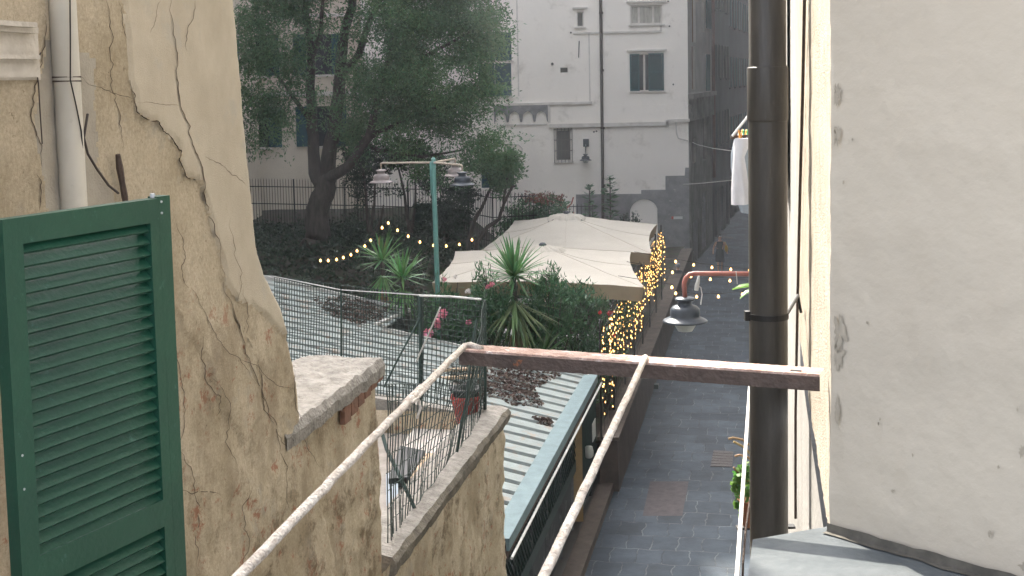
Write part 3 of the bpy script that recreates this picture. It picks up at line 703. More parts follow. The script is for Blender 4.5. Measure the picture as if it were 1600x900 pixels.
# ------------------------------------------------------------------ weathered building on the near left
LN = Vector((0.98, -0.196, 0)).normalized(); LP = Vector((-2.7, 0, 0)); LD = Vector((0.2, 1, 0))
def LW(Y, z, off=0.0): return LP + LD * Y + LN * off + Vector((0, 0, z))
def lwp(px, py, off=0.0): return PL(px, py, LP + LN * off, LN)
WRM = [(px, py) for px, py in [(364, -60), (365, 0), (371, 60), (379, 150), (387, 230), (397, 330), (404, 385), (416, 430), (438, 478), (452, 520), (462, 570), (471, 640), (480, 700), (497, 760), (520, 840), (545, 960)]]
edge = sorted([(lwp(a, b).z, lwp(a, b).y) for a, b in WRM])
def edgeY(z): return float(np.interp(z, [e[0] for e in edge], [e[1] for e in edge]))
patch_poly = [(185, -300), (190, -20), (198, 60), (203, 125), (212, 150), (214, 175), (230, 187), (248, 190), (255, 205), (270, 218), (283, 235), (280, 250), (290, 275), (305, 281), (312, 278),
              (318, 300), (330, 345), (345, 400), (352, 440), (372, 470), (398, 478), (420, 500), (440, 520), (470, 540), (600, 540), (600, -300)]
patch2 = [(275, 480), (320, 500), (372, 500), (405, 560), (410, 640), (385, 690), (345, 640), (325, 560), (290, 520)]
def inpoly(x, y, pl):
    c = False; n_ = len(pl); j = n_ - 1
    for i in range(n_):
        xi, yi = pl[i]; xj, yj = pl[j]
        if (yi > y) != (yj > y) and x < (xj - xi) * (y - yi) / (yj - yi) + xi: c = not c
        j = i
    return c
MRT = MR3.transposed()
def proj(q):
    v = MRT @ (Vector(q) - CAM); return 800 + F * v.x / -v.z, 302 - F * v.y / -v.z
def fb(x, y, z, o=4): return noise.fractal(Vector((x, y, z)), 1.0, 2.0, o)
def old_disp(Y, z, amp=1.0): return amp * (0.022 * fb(Y * 1.1, z * 1.1, 2, 3) + (.007 + .007 * sstep(8.0, 7.0, z)) * fb(Y * 7, z * 7, 9, 4) + .004 * sstep(8.2, 7.4, z) * fb(Y * 22, z * 22, 9, 3))
LB = thing('weathered_building', 'old building with cracked peeling cream render and a ragged flared corner, near left', 'building', LW(6, 0))
zs = [0, 2, 4, 5] + [5.5 + .5 * i for i in range(1)] + [6.0 + 0.021 * i for i in range(190)] + [10.1, 10.6, 11.5, 13, 15.5, 17]
patch3 = [(60, 130), (55, 190), (66, 260), (72, 330), (185, 330), (172, 290), (152, 262), (149, 190), (147, 95), (138, 84), (124, 86), (118, 120), (105, 60), (74, 60)]
mb = MB(); NC = 170; grid = []
for z in zs:
    e = edgeY(z) + 0.018 * fb(z * 3, 1.5, 4) + 0.006 * fb(z * 25, 1.5, 8); row = []
    cols_ = [2.75, 3.1, 3.6] + [4.0 + (e - 4.0) * k / NC for k in range(NC + 1)]
    for Y in cols_:
        off = old_disp(Y, z)
        q = LW(Y, z); px, py = proj(q)
        if inpoly(px + 3 * fb(Y * 9, z * 9, 1), py + 3 * fb(Y * 9, z * 9, 5), patch_poly): off = 0.3 * off + 0.014
        elif inpoly(px + 5 * fb(Y * 8, z * 8, 1), py + 5 * fb(Y * 8, z * 8, 5), patch2): off = 0.3 * off + 0.012
        dd = e - Y
        if dd < .07: off -= .07 - math.sqrt(max(0, .07 ** 2 - (.07 - dd) ** 2))
        row.append(LW(Y, z, off))
    grid.append(row)
mb.grid(grid)
fm = []
nc = len(grid[0]) - 1
for i in range(len(zs) - 1):
    for k in range(nc):
        q = (grid[i][k] + grid[i + 1][k + 1]) / 2; px, py = proj(q)
        a = inpoly(px, py, patch_poly); fm.append(1 if a else (3 if inpoly(px + 4 * fb(q.y * 9, q.z * 9, 2), py, patch3) else 0))
mb.m = fm
mb.cur = 0
rows = [[r_[-1] for r_ in grid], [r_[-1] - LN * 4 for r_ in grid]]; mb.grid(rows)
mb.add([grid[-1][0], grid[-1][-1], grid[-1][-1] - LN * 4, grid[-1][0] - LN * 4], [(0, 1, 2, 3)])
mb.add([grid[0][0], grid[-1][0], grid[-1][0] - LN * 4, grid[0][0] - LN * 4], [(0, 1, 2, 3)])
# cracks as thin dark ribbons laid on the wall
mb.cur = 2
def surf_off(Y, z):
    off = old_disp(Y, z); px, py = proj(LW(Y, z))
    if inpoly(px, py, patch_poly) or inpoly(px, py, patch2): off = .3 * off + .016
    return off + .0035
def crack(pl, wpx, surf=surf_off, sub=3, jit=2.2):
    pts = [Vector((a, b, 0)) for a, b in pl]
    for _ in range(sub):
        q = [pts[0]]
        for a, b in zip(pts, pts[1:]):
            l_ = (b - a).length; mid = (a + b) / 2 + Vector((random.gauss(0, 1), random.gauss(0, .6), 0)) * min(l_ * .10, jit)
            q += [mid, b]
        pts = q
    L_, R_ = [], []
    n_ = len(pts)
    for i, p in enumerate(pts):
        d = (pts[min(i + 1, n_ - 1)] - pts[max(i - 1, 0)]); d = d.normalized() if d.length > 0 else Vector((0, 1, 0))
        s_ = Vector((-d.y, d.x, 0)); wd = wpx * (0.55 + .7 * random.random()) * min(1, 4 * i / n_ + .2, 4 * (n_ - 1 - i) / n_ + .2) / 2
        for arr, sg in ((L_, 1), (R_, -1)):
            c = p + s_ * wd * sg; q = lwp(c.x, c.y); arr.append(lwp(c.x, c.y, surf(q.y, q.z)))
    mb.grid([L_, R_])
CR = [([(160, -20), (175, 50), (177, 100), (182, 150), (190, 200), (191, 232)], 1.8), ([(263, -20), (275, 75), (275, 110), (282, 165), (298, 215), (312, 250), (318, 300), (335, 350), (352, 440)], 2.6),
      ([(68, 20), (66, 80), (60, 110), (52, 150), (50, 190), (60, 215), (66, 260)], 3.0), ([(57, 272), (65, 300), (62, 330)], 2.2),
      ([(203, 125), (212, 150), (214, 175), (230, 187), (248, 190), (255, 205), (270, 218), (283, 235), (280, 250), (290, 275), (305, 281), (312, 278)], 3.2),
      ([(276, 348), (287, 390), (284, 415), (295, 450)], 1.8), ([(298, 450), (325, 500), (340, 530), (375, 560), (400, 600)], 1.8), ([(350, 440), (370, 500), (390, 560), (420, 640), (430, 665)], 2.0),
      ([(380, 450), (385, 520), (395, 545)], 1.6), ([(268, 450), (272, 520), (285, 600), (290, 640), (283, 720)], 1.8), ([(305, 0), (293, 45), (292, 80)], 1.6), ([(252, 0), (245, 25), (235, 52)], 1.2),
      ([(185, 0), (192, 30), (198, 60)], 1.2), ([(215, 160), (250, 163), (280, 165)], 1.3), ([(320, 245), (350, 260), (370, 275), (385, 290)], 1.5), ([(124, 118), (150, 135), (180, 146), (213, 155)], 1.3),
      ([(275, 690), (300, 735), (312, 790), (305, 850), (312, 900)], 1.6), ([(405, 560), (410, 600), (412, 640), (440, 690), (455, 700)], 2.0), ([(330, 590), (360, 630), (352, 690), (375, 740)], 1.6),
      ([(320, 520), (314, 560), (324, 600), (345, 620), (338, 650)], 2.2), ([(395, 760), (380, 800), (390, 850), (370, 900)], 1.8), ([(430, 665), (450, 730), (448, 800)], 1.6),
      ([(280, 765), (300, 772), (325, 768), (345, 775)], 2.0), ([(360, 340), (376, 420), (372, 470)], 1.2), ([(372, 560), (400, 570), (430, 600), (465, 610)], 1.4), ([(460, 575), (463, 640), (480, 700), (500, 730)], 2.0)]
for pl, wpx in CR: crack(pl, wpx * .58)
part('wall', mb, [M_OLD, M_SMOOTH, M_CRACK, M_CEMSHADE], LB, smooth=True)
# stone cornice stub at far left
m = MB()
def lbox(m, Y0, Y1, z0, z1, d0, d1):
    m.obox((LW(Y0, z0, d0) + LW(Y1, z1, d1)) / 2, LD * ((Y1 - Y0) / 2), LN * ((d1 - d0) / 2), (0, 0, (z1 - z0) / 2))
Yc = lwp(65, 80).y
for a, b, d in ((40, 47, .11), (47, 55, .085), (55, 88, .05), (88, 94, .075), (94, 98, .055), (98, 121, .04), (121, 125, .025)):
    z1_, z0_ = lwp(60, a).z, lwp(60, b).z; lbox(m, 3.2, lwp(66 if d > .06 else 63, 80, d).y, z0_, z1_ + .001, -.01, d)
part('cornice', m, pm('pale stone moulding', (.62, .58, .52), (.5, .46, .40), 6, .9, .5, 40), LB)
# pier (lower end of the wall) with crumbling top
ZP = H - 1.96
m = MB(); rows = []
zz = [0, 3, 5, 5.6] + [6.0 + (ZP - 6.0) * i / 70 for i in range(71)]
for z in zz:
    e = 8.83 + .02 * fb(z * 4, 7, 1) - .05 * sstep(7.1, 7.24, z); row = []
    for k in range(81):
        Y = 6.7 + (e - 6.7) * k / 80; off = old_disp(Y, z, 1.2) - .035
        dd = e - Y
        if dd < .05: off -= .05 - math.sqrt(max(0, .05 ** 2 - (.05 - dd) ** 2))
        row.append(LW(Y, z, off))
    rows.append(row)
m.grid(rows); m.grid([[r_[-1] for r_ in rows], [r_[-1] - LN * 1.2 for r_ in rows]])
part('pier', m, M_OLD, LB, True)
m = MB(); rows = []
for i in range(60):
    Y = 7.0 + (8.86 - 7.0) * i / 59; row = []
    for k in range(26):
        d = -.62 * k / 25 + .015
        row.append(LW(Y, ZP + .03 + .016 * fb(Y * 6, d * 6, 3) + .009 * fb(Y * 20, d * 20, 7) - (.05 if k == 0 else 0), d + (.01 * fb(Y * 9, 1, 1) if k == 0 else 0)))
    rows.append(row)
m.grid(rows); m.grid([[r_[0] for r_ in rows], [r_[0] - Vector((0, 0, .07)) for r_ in rows]])
m.grid([[q for q in rows[-1]], [q - Vector((0, 0, .1)) for q in rows[-1]]])
part('pier_top', m, M_CAP, LB, False)
m = MB()
for i in range(6):
    a = 8.83 - i * .14; lbox(m, a - .125, a, ZP - .115 - .02 * i + .0, ZP - .045 - .012 * i, -.03, .004)
part('brick_edge', m, M_BRICK, LB)
# terrace wall, floor and cement coping
ZT = H - 3.40
TW = thing('terrace', 'walled roof terrace with grey cement coping below the weathered building, open to the alley side', 'terrace', LW(11, 0))
m = MB(); rows = []
zz = [0, 1, 2, 3] + [3.4 + (ZT - .06 - 3.4) * i / 80 for i in range(81)]
for z in zz:
    e = 13.02 + .025 * fb(z * 4, 3, 1) + .008 * fb(z * 17, 3, 1); row = []
    for k in range(111):
        Y = 8.6 + (e - 8.6) * k / 110; off = old_disp(Y, z, 1.4) - .03
        dd = e - Y
        if dd < .06: off -= .06 - math.sqrt(max(0, .06 ** 2 - (.06 - dd) ** 2))
        row.append(LW(Y, z, off))
    rows.append(row)
m.grid(rows); m.grid([[r_[-1] for r_ in rows], [r_[-1] - LN * 7 for r_ in rows]])
part('wall', m, M_OLD, TW, True)
def coping_rows(Y0, Y1, n_, dcen, wd, zt, th, along=LD, org=LW):
    prof = [(wd / 2 - .015, -th), (wd / 2 + .015, -th * .75), (wd / 2 + .02, -th * .35), (wd / 2 - .01, -.015), (wd / 4, .004), (0, .008), (-wd / 4, .004), (-wd / 2, -.02), (-wd / 2 - .01, -th)]
    out = []
    for i in range(n_ + 1):
        Y = Y0 + (Y1 - Y0) * i / n_
        out.append([LW(Y, zt + z + .012 * fb(Y * 5, k, 2) + .006 * fb(Y * 22, k, 4), dcen + d + .015 * fb(Y * 3, k * .7, 8)) for k, (d, z) in enumerate(prof)])
    return out
m = MB(); rw = coping_rows(8.95, 13.1, 120, -.19, .38, ZT, .17); m.grid(rw); m.m = [1 if k < 3 else 0 for i in range(len(rw) - 1) for k in range(8)]; m.add(rw[-1], [tuple(range(len(rw[-1])))]); m.add(rw[0], [tuple(range(len(rw[0])))])
part('coping', m, [M_CAP, pm('mossy stained cement', (0.17, 0.15, 0.115), (0.085, 0.075, 0.058), 7, .95, .9, 45)], TW, False)
m = MB(); m.add([LW(8.0, ZT - .3, -.2), LW(13.0, ZT - .3, -.2), LW(13.0, ZT - .3, -7), LW(8.0, ZT - .3, -7)], [(0, 1, 2, 3)])
m.add([LW(8.9, ZT - .3, -.27), LW(13.0, ZT - .3, -.27), LW(13.0, ZT - .05, -.27), LW(8.9, ZT - .05, -.27)], [(0, 1, 2, 3)]); part('floor', m, M_FLOORT, TW)
# far kerb of the terrace
FA, FB_ = LW(13.02, ZT - .2, -.1), P(429, 560, 14.9); FB_.z = ZT - .2
m = MB(); m.bar(FA + (FB_ - FA) * .04, FA + (FB_ - FA) * 1.8, .16, .24); part('kerb', m, M_CAP, TW)
# ------------------------------------------------------------------ right hand row (our side of the alley)
RD = Vector((0.195, 1, 0)); RN = Vector((-0.9815, 0.1914, 0)).normalized(); RP = Vector((0.148, 0, 0))
def RW(Y, z, off=0.0): return RP + RD * Y + RN * off + Vector((0, 0, z))
OWN = thing('near_building', 'near right building with a grey beige window jamb and a coarse sunlit plaster strip', 'building', (1.5, 3, 0))
ZS = H - 0.99
m = MB(); rows = []
zz = [ZS - .02 + i * .018 for i in range(115)] + [ZS + 2.4, ZS + 4, 14, 18]
def jag(z): return .008 * fb(z * 6, 2, 2) + .004 * fb(z * 30, 2, 6)
for z in zz:
    rows.append([RW(2.7 + jag(z) + 2.2 * (k / 90), z, .004 * fb(k * .12, z * 5, 4) + .0015 * fb(k * .9, z * 40, 4)) for k in range(91)])
m.grid(rows); part('sunlit_strip', m, M_STRIP, OWN, True)
KX = RW(2.7, 0); KD = Vector((.14, -.155, 0)).normalized(); KN = Vector((KD.y, -KD.x, 0)); KN = KN if KN.y < 0 else -KN
m = MB(); rows = []
for z in zz:
    row = []
    for k in range(100):
        s_ = .9 * (k / 99) ** 1.3; off = .006 * fb(s_ * 3, z * 3, 1, 3) + .0014 * fb(s_ * 9, z * 9, 5) + .0022 * max(0, 1 - abs(fb(s_ * 2.2 + 3, z * 2.6, 12)) * 14) * sstep(.05, .2, s_) + .006 * max(0, fb(s_ * 9, z * 5, 15) - .25) * sstep(ZS + .8, ZS, z)
        b_ = RW(2.7 + jag(z), z, 0) if k == 0 else KX + KD * s_ + Vector((0, 0, z)) + KN * off
        if k == 0: b_ = rows and RW(2.7 + jag(z), z, .004 * fb(0, z * 5, 4) + .0015 * fb(0, z * 40, 4)) or RW(2.7 + jag(z), z, .004 * fb(0, z * 5, 4) + .0015 * fb(0, z * 40, 4))
        elif k < 8: b_ = b_ + RD * jag(z) * (1 - k / 8)
        row.append(b_)
    rows.append(row)
m.grid(rows); m.cur = 1; MDP = pm('chipped grey mortar', (.37, .33, .265), (.30, .265, .21), 30, .95)
def kpt(px, py, off=.0060): return PL(px, py, KX + KN * off, KN)
for (cx_, cy_, rx_, ry_) in ((1308, 147, 7, 16), (1306, 212, 8, 15), (1312, 520, 10, 24), (1309, 556, 8, 18), (1308, 640, 4, 22), (1318, 285, 2, 3), (1332, 218, 1.5, 2), (1375, 655, 1.5, 2), (1395, 767, 3, 3), (1372, 662, 1, 3), (1598, 706, 6, 9), (1560, 730, 2, 3), (1546, 834, 3, 5), (1600, 885, 8, 7), (1426, 711, 1.5, 2.5), (1355, 504, 2, 2.5), (1590, 640, 2, 3)):
    ring = []
    for a_ in range(48):
        th = a_ * math.pi / 24; k_ = 1 + .75 * fb(2.2 * math.cos(th) + cx_, 2.2 * math.sin(th), cy_) + .5 * fb(7 * math.cos(th) + cx_, 7 * math.sin(th), 3)
        ring.append(kpt(max(cx_ + rx_ * .9 * math.cos(th) * k_, 1303.5), cy_ + ry_ * math.sin(th) * k_))
    cc_ = kpt(cx_ + 1, cy_); m.add([cc_] + ring, [(0, a_ + 1, (a_ + 1) % 48 + 1) for a_ in range(48)])
part('window_jamb', m, [M_PILLAR, MDP], OWN, True)
m = MB(); m.add([RW(2.6, 0), RW(4.9, 0), RW(4.9, ZS - .1), RW(2.6, ZS - .1)], [(0, 1, 2, 3)])
q0 = RW(2.6, 0); m.add([q0, Vector((6, 2.6, 0)), Vector((6, 2.6, ZS - .15)), q0 + Vector((0, 0, ZS - .15))], [(0, 1, 2, 3)])
part('lower_wall', m, M_STRIP2, OWN)
m = MB()
A_ = Vector((.508, 2.765, 0)); 
A_ = G(1176, 843, ZS); B_ = RW(2.74, ZS, -.02); C_ = Vector((1.7, 1.6, ZS)); D_ = Vector((1.7, 1.2, ZS)); E_ = G(1168, 905, ZS); E2 = E_ + (E_ - A_).normalized() * 1.25
m.prism([A_, E2, D_, C_, B_], (0, 0, -.07))
sl_ = part('sill', m, M_SILL, OWN)
# moss and grime line where jamb meets sill
m = MB(); q = []
for k in range(30):
    s_ = -.0 + .75 * k / 29; q.append(s_)
m.grid([[KX + KD * s_ + KN * .004 + Vector((0, 0, ZS + .001)) for s_ in q], [KX + KD * s_ + KN * (.03 + .012 * fb(s_ * 12, 1, 1)) + Vector((0, 0, ZS + .003)) for s_ in q]])
m.grid([[KX + KD * s_ + KN * .013 + Vector((0, 0, ZS + .0)) for s_ in q], [KX + KD * s_ + KN * .011 + Vector((0, 0, ZS + .02 + .012 * fb(s_ * 9, 2, 1))) for s_ in q]])
part('grime', m, pm('dark grime', (.13, .12, .10), (.07, .065, .055), 14, .95), OWN)
m = MB()
m.box(-3.0, 3.0, 0.95, 1.22, 0, H - .72); m.box(-1.95, -1.30, 2.3, 2.72, 0, 17)
part('facade_wall', m, M_STRIP2, OWN)

RH = thing('next_building', 'pale painted building along the right side of the alley, behind the black drainpipe', 'building', RW(30, 0))
m = MB(); hs = [(8.6 + i * 3.4, 9.7 + i * 3.4, z, z + 1.7) for i in range(14) for z in (1.0, 4.6, 8.4, 12.2, 16)]
holes_wall(m, RW(0, 0, -.006), RD, 4.96, 57, 0, 24, hs, RN, .2)
for Y in (4.96, 57):
    m.add([RW(Y, 0, -.006), RW(Y, 24, -.006), RW(Y, 24, -7), RW(Y, 0, -7)], [(0, 1, 2, 3)])
m.add([RW(4.96, 24, 0), RW(57, 24, 0), RW(57, 24, -7), RW(4.96, 24, -7)], [(0, 1, 2, 3)])
part('wall', m, M_STRIP2, RH)
for h in hs:
    m = MB(); m.obox(RW((h[0] + h[1]) / 2, (h[2] + h[3]) / 2, -.15), RD * (h[1] - h[0]) / 2, RN * .01, (0, 0, .85)); f = part('window', m, M_DGLASS, RH)
    for sg in (-1, 1):
        m = MB(); yc = (h[0] + h[1]) / 2 + sg * .85; m.obox(RW(yc, (h[2] + h[3]) / 2, .03), RD * .28, RN * .02, (0, 0, .85)); part('shutter', m, M_SHUTF, f)
m = MB()
zb, zt_ = P(1232, 285, 7).z, P(1232, 285, 7).z + 1.9
m.obox(RW(7.0, (zb + zt_) / 2, .045), RD * .38, RN * .02, (0, 0, (zt_ - zb) / 2)); f = part('shutter', m, M_SHUTF, RH, label='green shutter folded against the wall beside the drainpipe')
m = MB(); m.obox(RW(6.9, zb - .05, .05), RD * .05, RN * .03, (0, 0, .035)); part('catch', m, M_LAMPM, f)
m = MB(); m.obox(RW(6.6, zb + .5, .075), RD * .03, RN * .008, (0, 0, .1)); part('hinge', m, M_OCH, f)
RB = thing('upper_right_building', 'shadowed building further up the right side of the alley', 'building', RW(57, 0) + RD * 10)
m = MB(); b0 = RW(57.05, 0, -.3); hs = [(2 + i * 3.4, 3.1 + i * 3.4, z, z + 1.7) for i in range(14) for z in (1.0, 4.6, 8.4, 12.2, 16)]
d2 = Vector((.275, 1, 0)).normalized(); n2 = Vector((-d2.y, d2.x, 0))
holes_wall(m, b0, d2, 0, 50, 0, 24, hs, n2, .2); m.add([b0 + Vector((0, 0, 24)), b0 + d2 * 50 + Vector((0, 0, 24)), b0 + d2 * 50 - n2 * 6 + Vector((0, 0, 24)), b0 - n2 * 6 + Vector((0, 0, 24))], [(0, 1, 2, 3)])
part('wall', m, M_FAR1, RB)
for h in hs:
    m = MB(); m.obox(b0 + d2 * (h[0] + .55) - n2 * .15 + Vector((0, 0, h[2] + .85)), d2 * .55, n2 * .01, (0, 0, .85)); part('window', m, M_DGLASS, RB)

# thin cable down the strip
m = MB(); pts = [PL(px, py, RP + RN * .012, RN) for px, py in ((1258, -160), (1257, 0), (1254, 150), (1250, 300), (1246, 480), (1243, 650), (1243, 810))]
m.tube(pts, .0055, 6); single('cable', m, M_RUSTD, 'thin dark cable running down the sunlit plaster strip beside the black drainpipe', 'cable')
# black drainpipe
o = thing('drainpipe', 'thick dark brown black drainpipe running down the right side in front of the alley', 'drainpipe', P(1199, 800, 4.0))
a = P(1199, 20, 4.0); x_, y_ = a.x, 4.0
zc = P(1199, 105, 4.0).z
m = MB(); m.lathe((x_, y_, 0), [(.0605, .3), (.0605, zc - .02), (.0605, zc), (.0575, zc + .006), (.0575, 16)], 40); part('pipe', m, M_PIPEB, o, True)
m = MB(); m.lathe((x_, y_, zc), [(.060, -.17), (.0625, -.165), (.0635, -.16), (.0635, -.004), (.0625, 0), (.058, .002)], 40); part('socket', m, M_PIPEB, o, True)
zb = P(1199, 493, 4.0).z
m = MB(); m.lathe((x_, y_, zb), [(.0606, -.009), (.0635, -.009), (.0635, .009), (.0606, .009)], 40)
m.tube([(x_ + .06, y_ + .01, zb), RW(4.35, zb, .02)], .006, 8); m.tube([RW(4.35, zb, .02), RW(4.35, zb - .06, .01)], .005, 6)
m.box(x_ - .075, x_ - .058, y_ - .012, y_ + .012, zb - .014, zb + .016); part('clamp', m, M_CABLE, o)

# ------------------------------------------------------------------ clothes airer of rusty bar and flaking rods
ZB = H - .665
a, b = G(722, 546, ZB), G(1283, 585, ZB)
o = thing('clothes_airer', 'rusty angle iron bar with two flaking white rods reaching out from the window', 'clothes airer', (a + b) / 2)
d = (b - a).normalized(); pr = Vector((-d.y, d.x, 0))
m = MB(); rows = []
n_ = 140
def jz(k, c): return .0012 * fb(k * .35, c, 1)
for k in range(n_ + 1):
    p = a + (b - a) * (k / n_)
    rows.append([p + pr * .045 + Vector((0, 0, .001 + jz(k, 1))), p + pr * .045 + Vector((0, 0, .004 + jz(k, 1))), p - pr * .019 + Vector((0, 0, .004 + jz(k, 2))), p - pr * (.021 + jz(k, 3)) + Vector((0, 0, -.001))])
m.grid(rows); part('top_flange', m, M_RUST, o)
m = MB(); rows = []
for k in range(n_ + 1):
    p = a + (b - a) * (k / n_)
    rows.append([p - pr * .0175 + Vector((0, 0, -.0005)), p - pr * (.0212 + jz(k, 3)) + Vector((0, 0, -.0012)), p - pr * .0205 + Vector((0, 0, -.0335 + jz(k, 6))), p - pr * .0165 + Vector((0, 0, -.034 + jz(k, 6)))])
m.grid(rows); m.grid([[r_[0] for r_ in rows], [r_[3] for r_ in rows]]); part('front_flange', m, M_RUSTD, o)
m = MB(); m.obox(b - d * .055 + Vector((0, 0, .0052)), d * .012, pr * .004, (0, 0, .0008))
part('bolt_slot', m, M_CABLE, o)
rod = []
def rodpath(p0, p1, n_=40, sag=.0, w_=.0025):
    return [p0 + (p1 - p0) * (i / n_) + Vector((w_ * fb(i * .3, 1, 1), 0, w_ * fb(i * .3, 5, 1) - sag * math.sin(math.pi * i / n_))) for i in range(n_ + 1)]
e1 = G(380, 900, ZB); e1 = a + (e1 - a) * ((a.y - 1.2) / (a.y - e1.y))
pth = rodpath(a + Vector((.006, 0, .008)), e1, 60, -.006)
m = MB(); m.tube([a + Vector((.05, -.02, .004)), a + Vector((.02, .004, .01))] + pth, .0080, 12, .04)
# rope wound over a joint in the rod
k = 15; c = pth[k]
for q in range(9):
    cc = pth[k - 2] + (pth[k + 2] - pth[k - 2]) * (q / 8); m.lathe(cc, [(.0125, -.003), (.0145, 0), (.0125, .003)], 10)
m.tube([pth[k], pth[k] + Vector((.008, -.01, -.03)), pth[k] + Vector((.0, -.02, -.05))], .003, 6); m.tube([pth[k + 1], pth[k + 1] + Vector((-.01, -.005, -.025))], .003, 6)
part('rod', m, M_ROD, o, True)
a2 = G(1009, 566, ZB); e2 = G(848, 905, ZB); e2 = a2 + (e2 - a2) * ((a2.y - 1.2) / (a2.y - e2.y))
pth = rodpath(a2 + Vector((0, .01, .009)), e2, 60, .003, .0013)
m = MB(); m.tube([a2 + Vector((.002, .018, .0)), a2 + Vector((0, .014, .006))] + pth, .0074, 12, .045); part('rod', m, M_ROD, o, True)
# ------------------------------------------------------------------ green louvred shutter
SO, SE = P(-6, 341, 2.885), P(258, 309, 3.405)
zt = (SO.z + SE.z) / 2; SO.z = SE.z = 0
sdr = (SE - SO).normalized(); SL = (SE - SO).length; snn = Vector((sdr.y, -sdr.x, 0))
o = thing('window_shutter', 'deep green louvred wooden window shutter swung open at the left edge', 'shutter', SO + Vector((0, 0, zt - 2)))
def sp(u, z, d=0): return SO + sdr * u + snn * d + Vector((0, 0, z))
def sbx(m, u0, u1, z0, z1, d0=-.018, d1=.018):
    m.obox((sp(u0, z0, d0) + sp(u1, z1, d1)) / 2, sdr * (u1 - u0) / 2, snn * (d1 - d0) / 2, (0, 0, (z1 - z0) / 2))
def uu(px, py): q = PL(px, py, SO, snn); return (Vector((q.x, q.y, 0)) - SO).dot(sdr)
uL, uR, uR2 = uu(28, 400), uu(229, 400), uu(243, 400)
zr1 = PL(235, 785, SO, snn).z; zr0 = PL(235, 828, SO, snn).z; zTop = zt; zLo = zt - 1.75
zq = zTop - .062
m = MB(); sbx(m, 0, uL, zLo, zTop); sbx(m, uR, uR2, zLo, zTop); sbx(m, uL, uR, zq, zTop); sbx(m, uL, uR, zr0, zr1); sbx(m, uL, uR, zLo, zLo + .09)
part('frame', m, M_SHUT, o)
m = MB(); sbx(m, uR2 + .003, SL, zLo, zTop + .004, -.02, .016); part('hinge_stile', m, M_SHUT, o)
def louv(z0, z1):
    m = MB(); z = z0 + .006
    while z < z1:
        m.obox(sp((uL + uR) / 2, z, -.001), sdr * ((uR - uL) / 2 - .0005), snn * .0135 + Vector((0, 0, -.0125)), (snn * .0025 + Vector((0, 0, .0028)))); z += .0315
    return m
part('louvres', louv(zr1, zq), M_SHUT, o); part('louvres', louv(zLo + .09, zr0), M_SHUT, o)
m = MB()
for u, z in ((uR2 + .012, zTop - .01), (uR2 + .012, zTop - .04), (uL * .35, zt - .55), (uL * .35, zt - .63)):
    m.tube([sp(u, z, .012), sp(u, z, .019)], .0032, 8)
m.tube([sp(uR2 + .004, zTop + .001, -.004), sp(uR2 + .004, zTop + .012, -.004)], .007, 10)
part('screw', m, M_SIGNW, o)
# ------------------------------------------------------------------ cream drainpipe, cables on weathered wall
pa, pb = P(95, -40, 4.84), P(115.5, 320, 4.90); pc_ = pb + (pb - pa).normalized() * 4; pt_ = pa - (pb - pa).normalized() * 3
o = thing('drainpipe', 'cream painted drainpipe fixed to the cracked weathered wall above the green shutter', 'drainpipe', pc_)
m = MB(); m.tube([pt_, pa, pb, pc_], .050, 32); part('pipe', m, M_PIPEL, o, True)
cl = P(104, 127, 4.87); m = MB()
for dz in (0, .022): m.lathe(cl + Vector((0, 0, dz * .7)), [(.051, -.003), (.0545, -.001), (.0545, .002), (.051, .004)], 32)
m.bar(cl + Vector((-.05, .02, 0)), cl + Vector((-.08, .06, 0)), .012, .01); part('clamp', m, M_RUSTD, o)
def offc(px, py, Y): return P(px, py, Y)
m = MB(); m.tube([offc(109, -40, 4.79), offc(110, 60, 4.80), offc(110, 125, 4.80), offc(119, 165, 4.83), offc(127, 205, 4.86), offc(131, 260, 4.90), offc(135, 330, 4.95)], .0028, 6)
single('cable', m, M_CABLE, 'thin grey cable hanging down over the cream drainpipe', 'cable')
m = MB()
def lwc(pts, r, off=.03): return [lwp(px, py, off + .008 * fb(px * .1, py * .1, 2)) for px, py in pts], r
for pts, r in (([(131, 215), (137, 240), (152, 265), (170, 290), (185, 302)], .005), ([(137, 178), (129, 210)], .003), ([(64, 82), (56, 100), (60, 130), (63, 180), (66, 225)], .0026)):
    p, r = lwc(pts, r)
    if r == .0026: m = MB(); m.tube(p, r, 6); single('dry_stem', m, M_BROWN, 'thin dead stem hanging below the cornice, left of the cream drainpipe', 'dead creeper')
    elif r == .003: p1_ = p
    else: m = MB(); m.tube(lwc([(137, 178), (129, 210)], .003)[0][:1] + p, r, 6); single('dry_stem', m, M_BROWN, 'dead brown creeper stem on the wall, right of the cream drainpipe', 'dead creeper')
m = MB(); p = [lwp(px, py, .03) for px, py in ((184, 241), (187, 262), (191, 285), (195, 308), (197, 322))]
m.tube(p, [.010, .0155, .0125, .014, .010], 6); single('iron_strap', m, M_RUSTD, 'short rusty iron strap sticking out of the cracked wall above the shutter', 'iron strap')
m = MB(); m.tube([LW(5.3, 8.55, .02), LW(5.3, 8.55, .10)], .012, 8); 

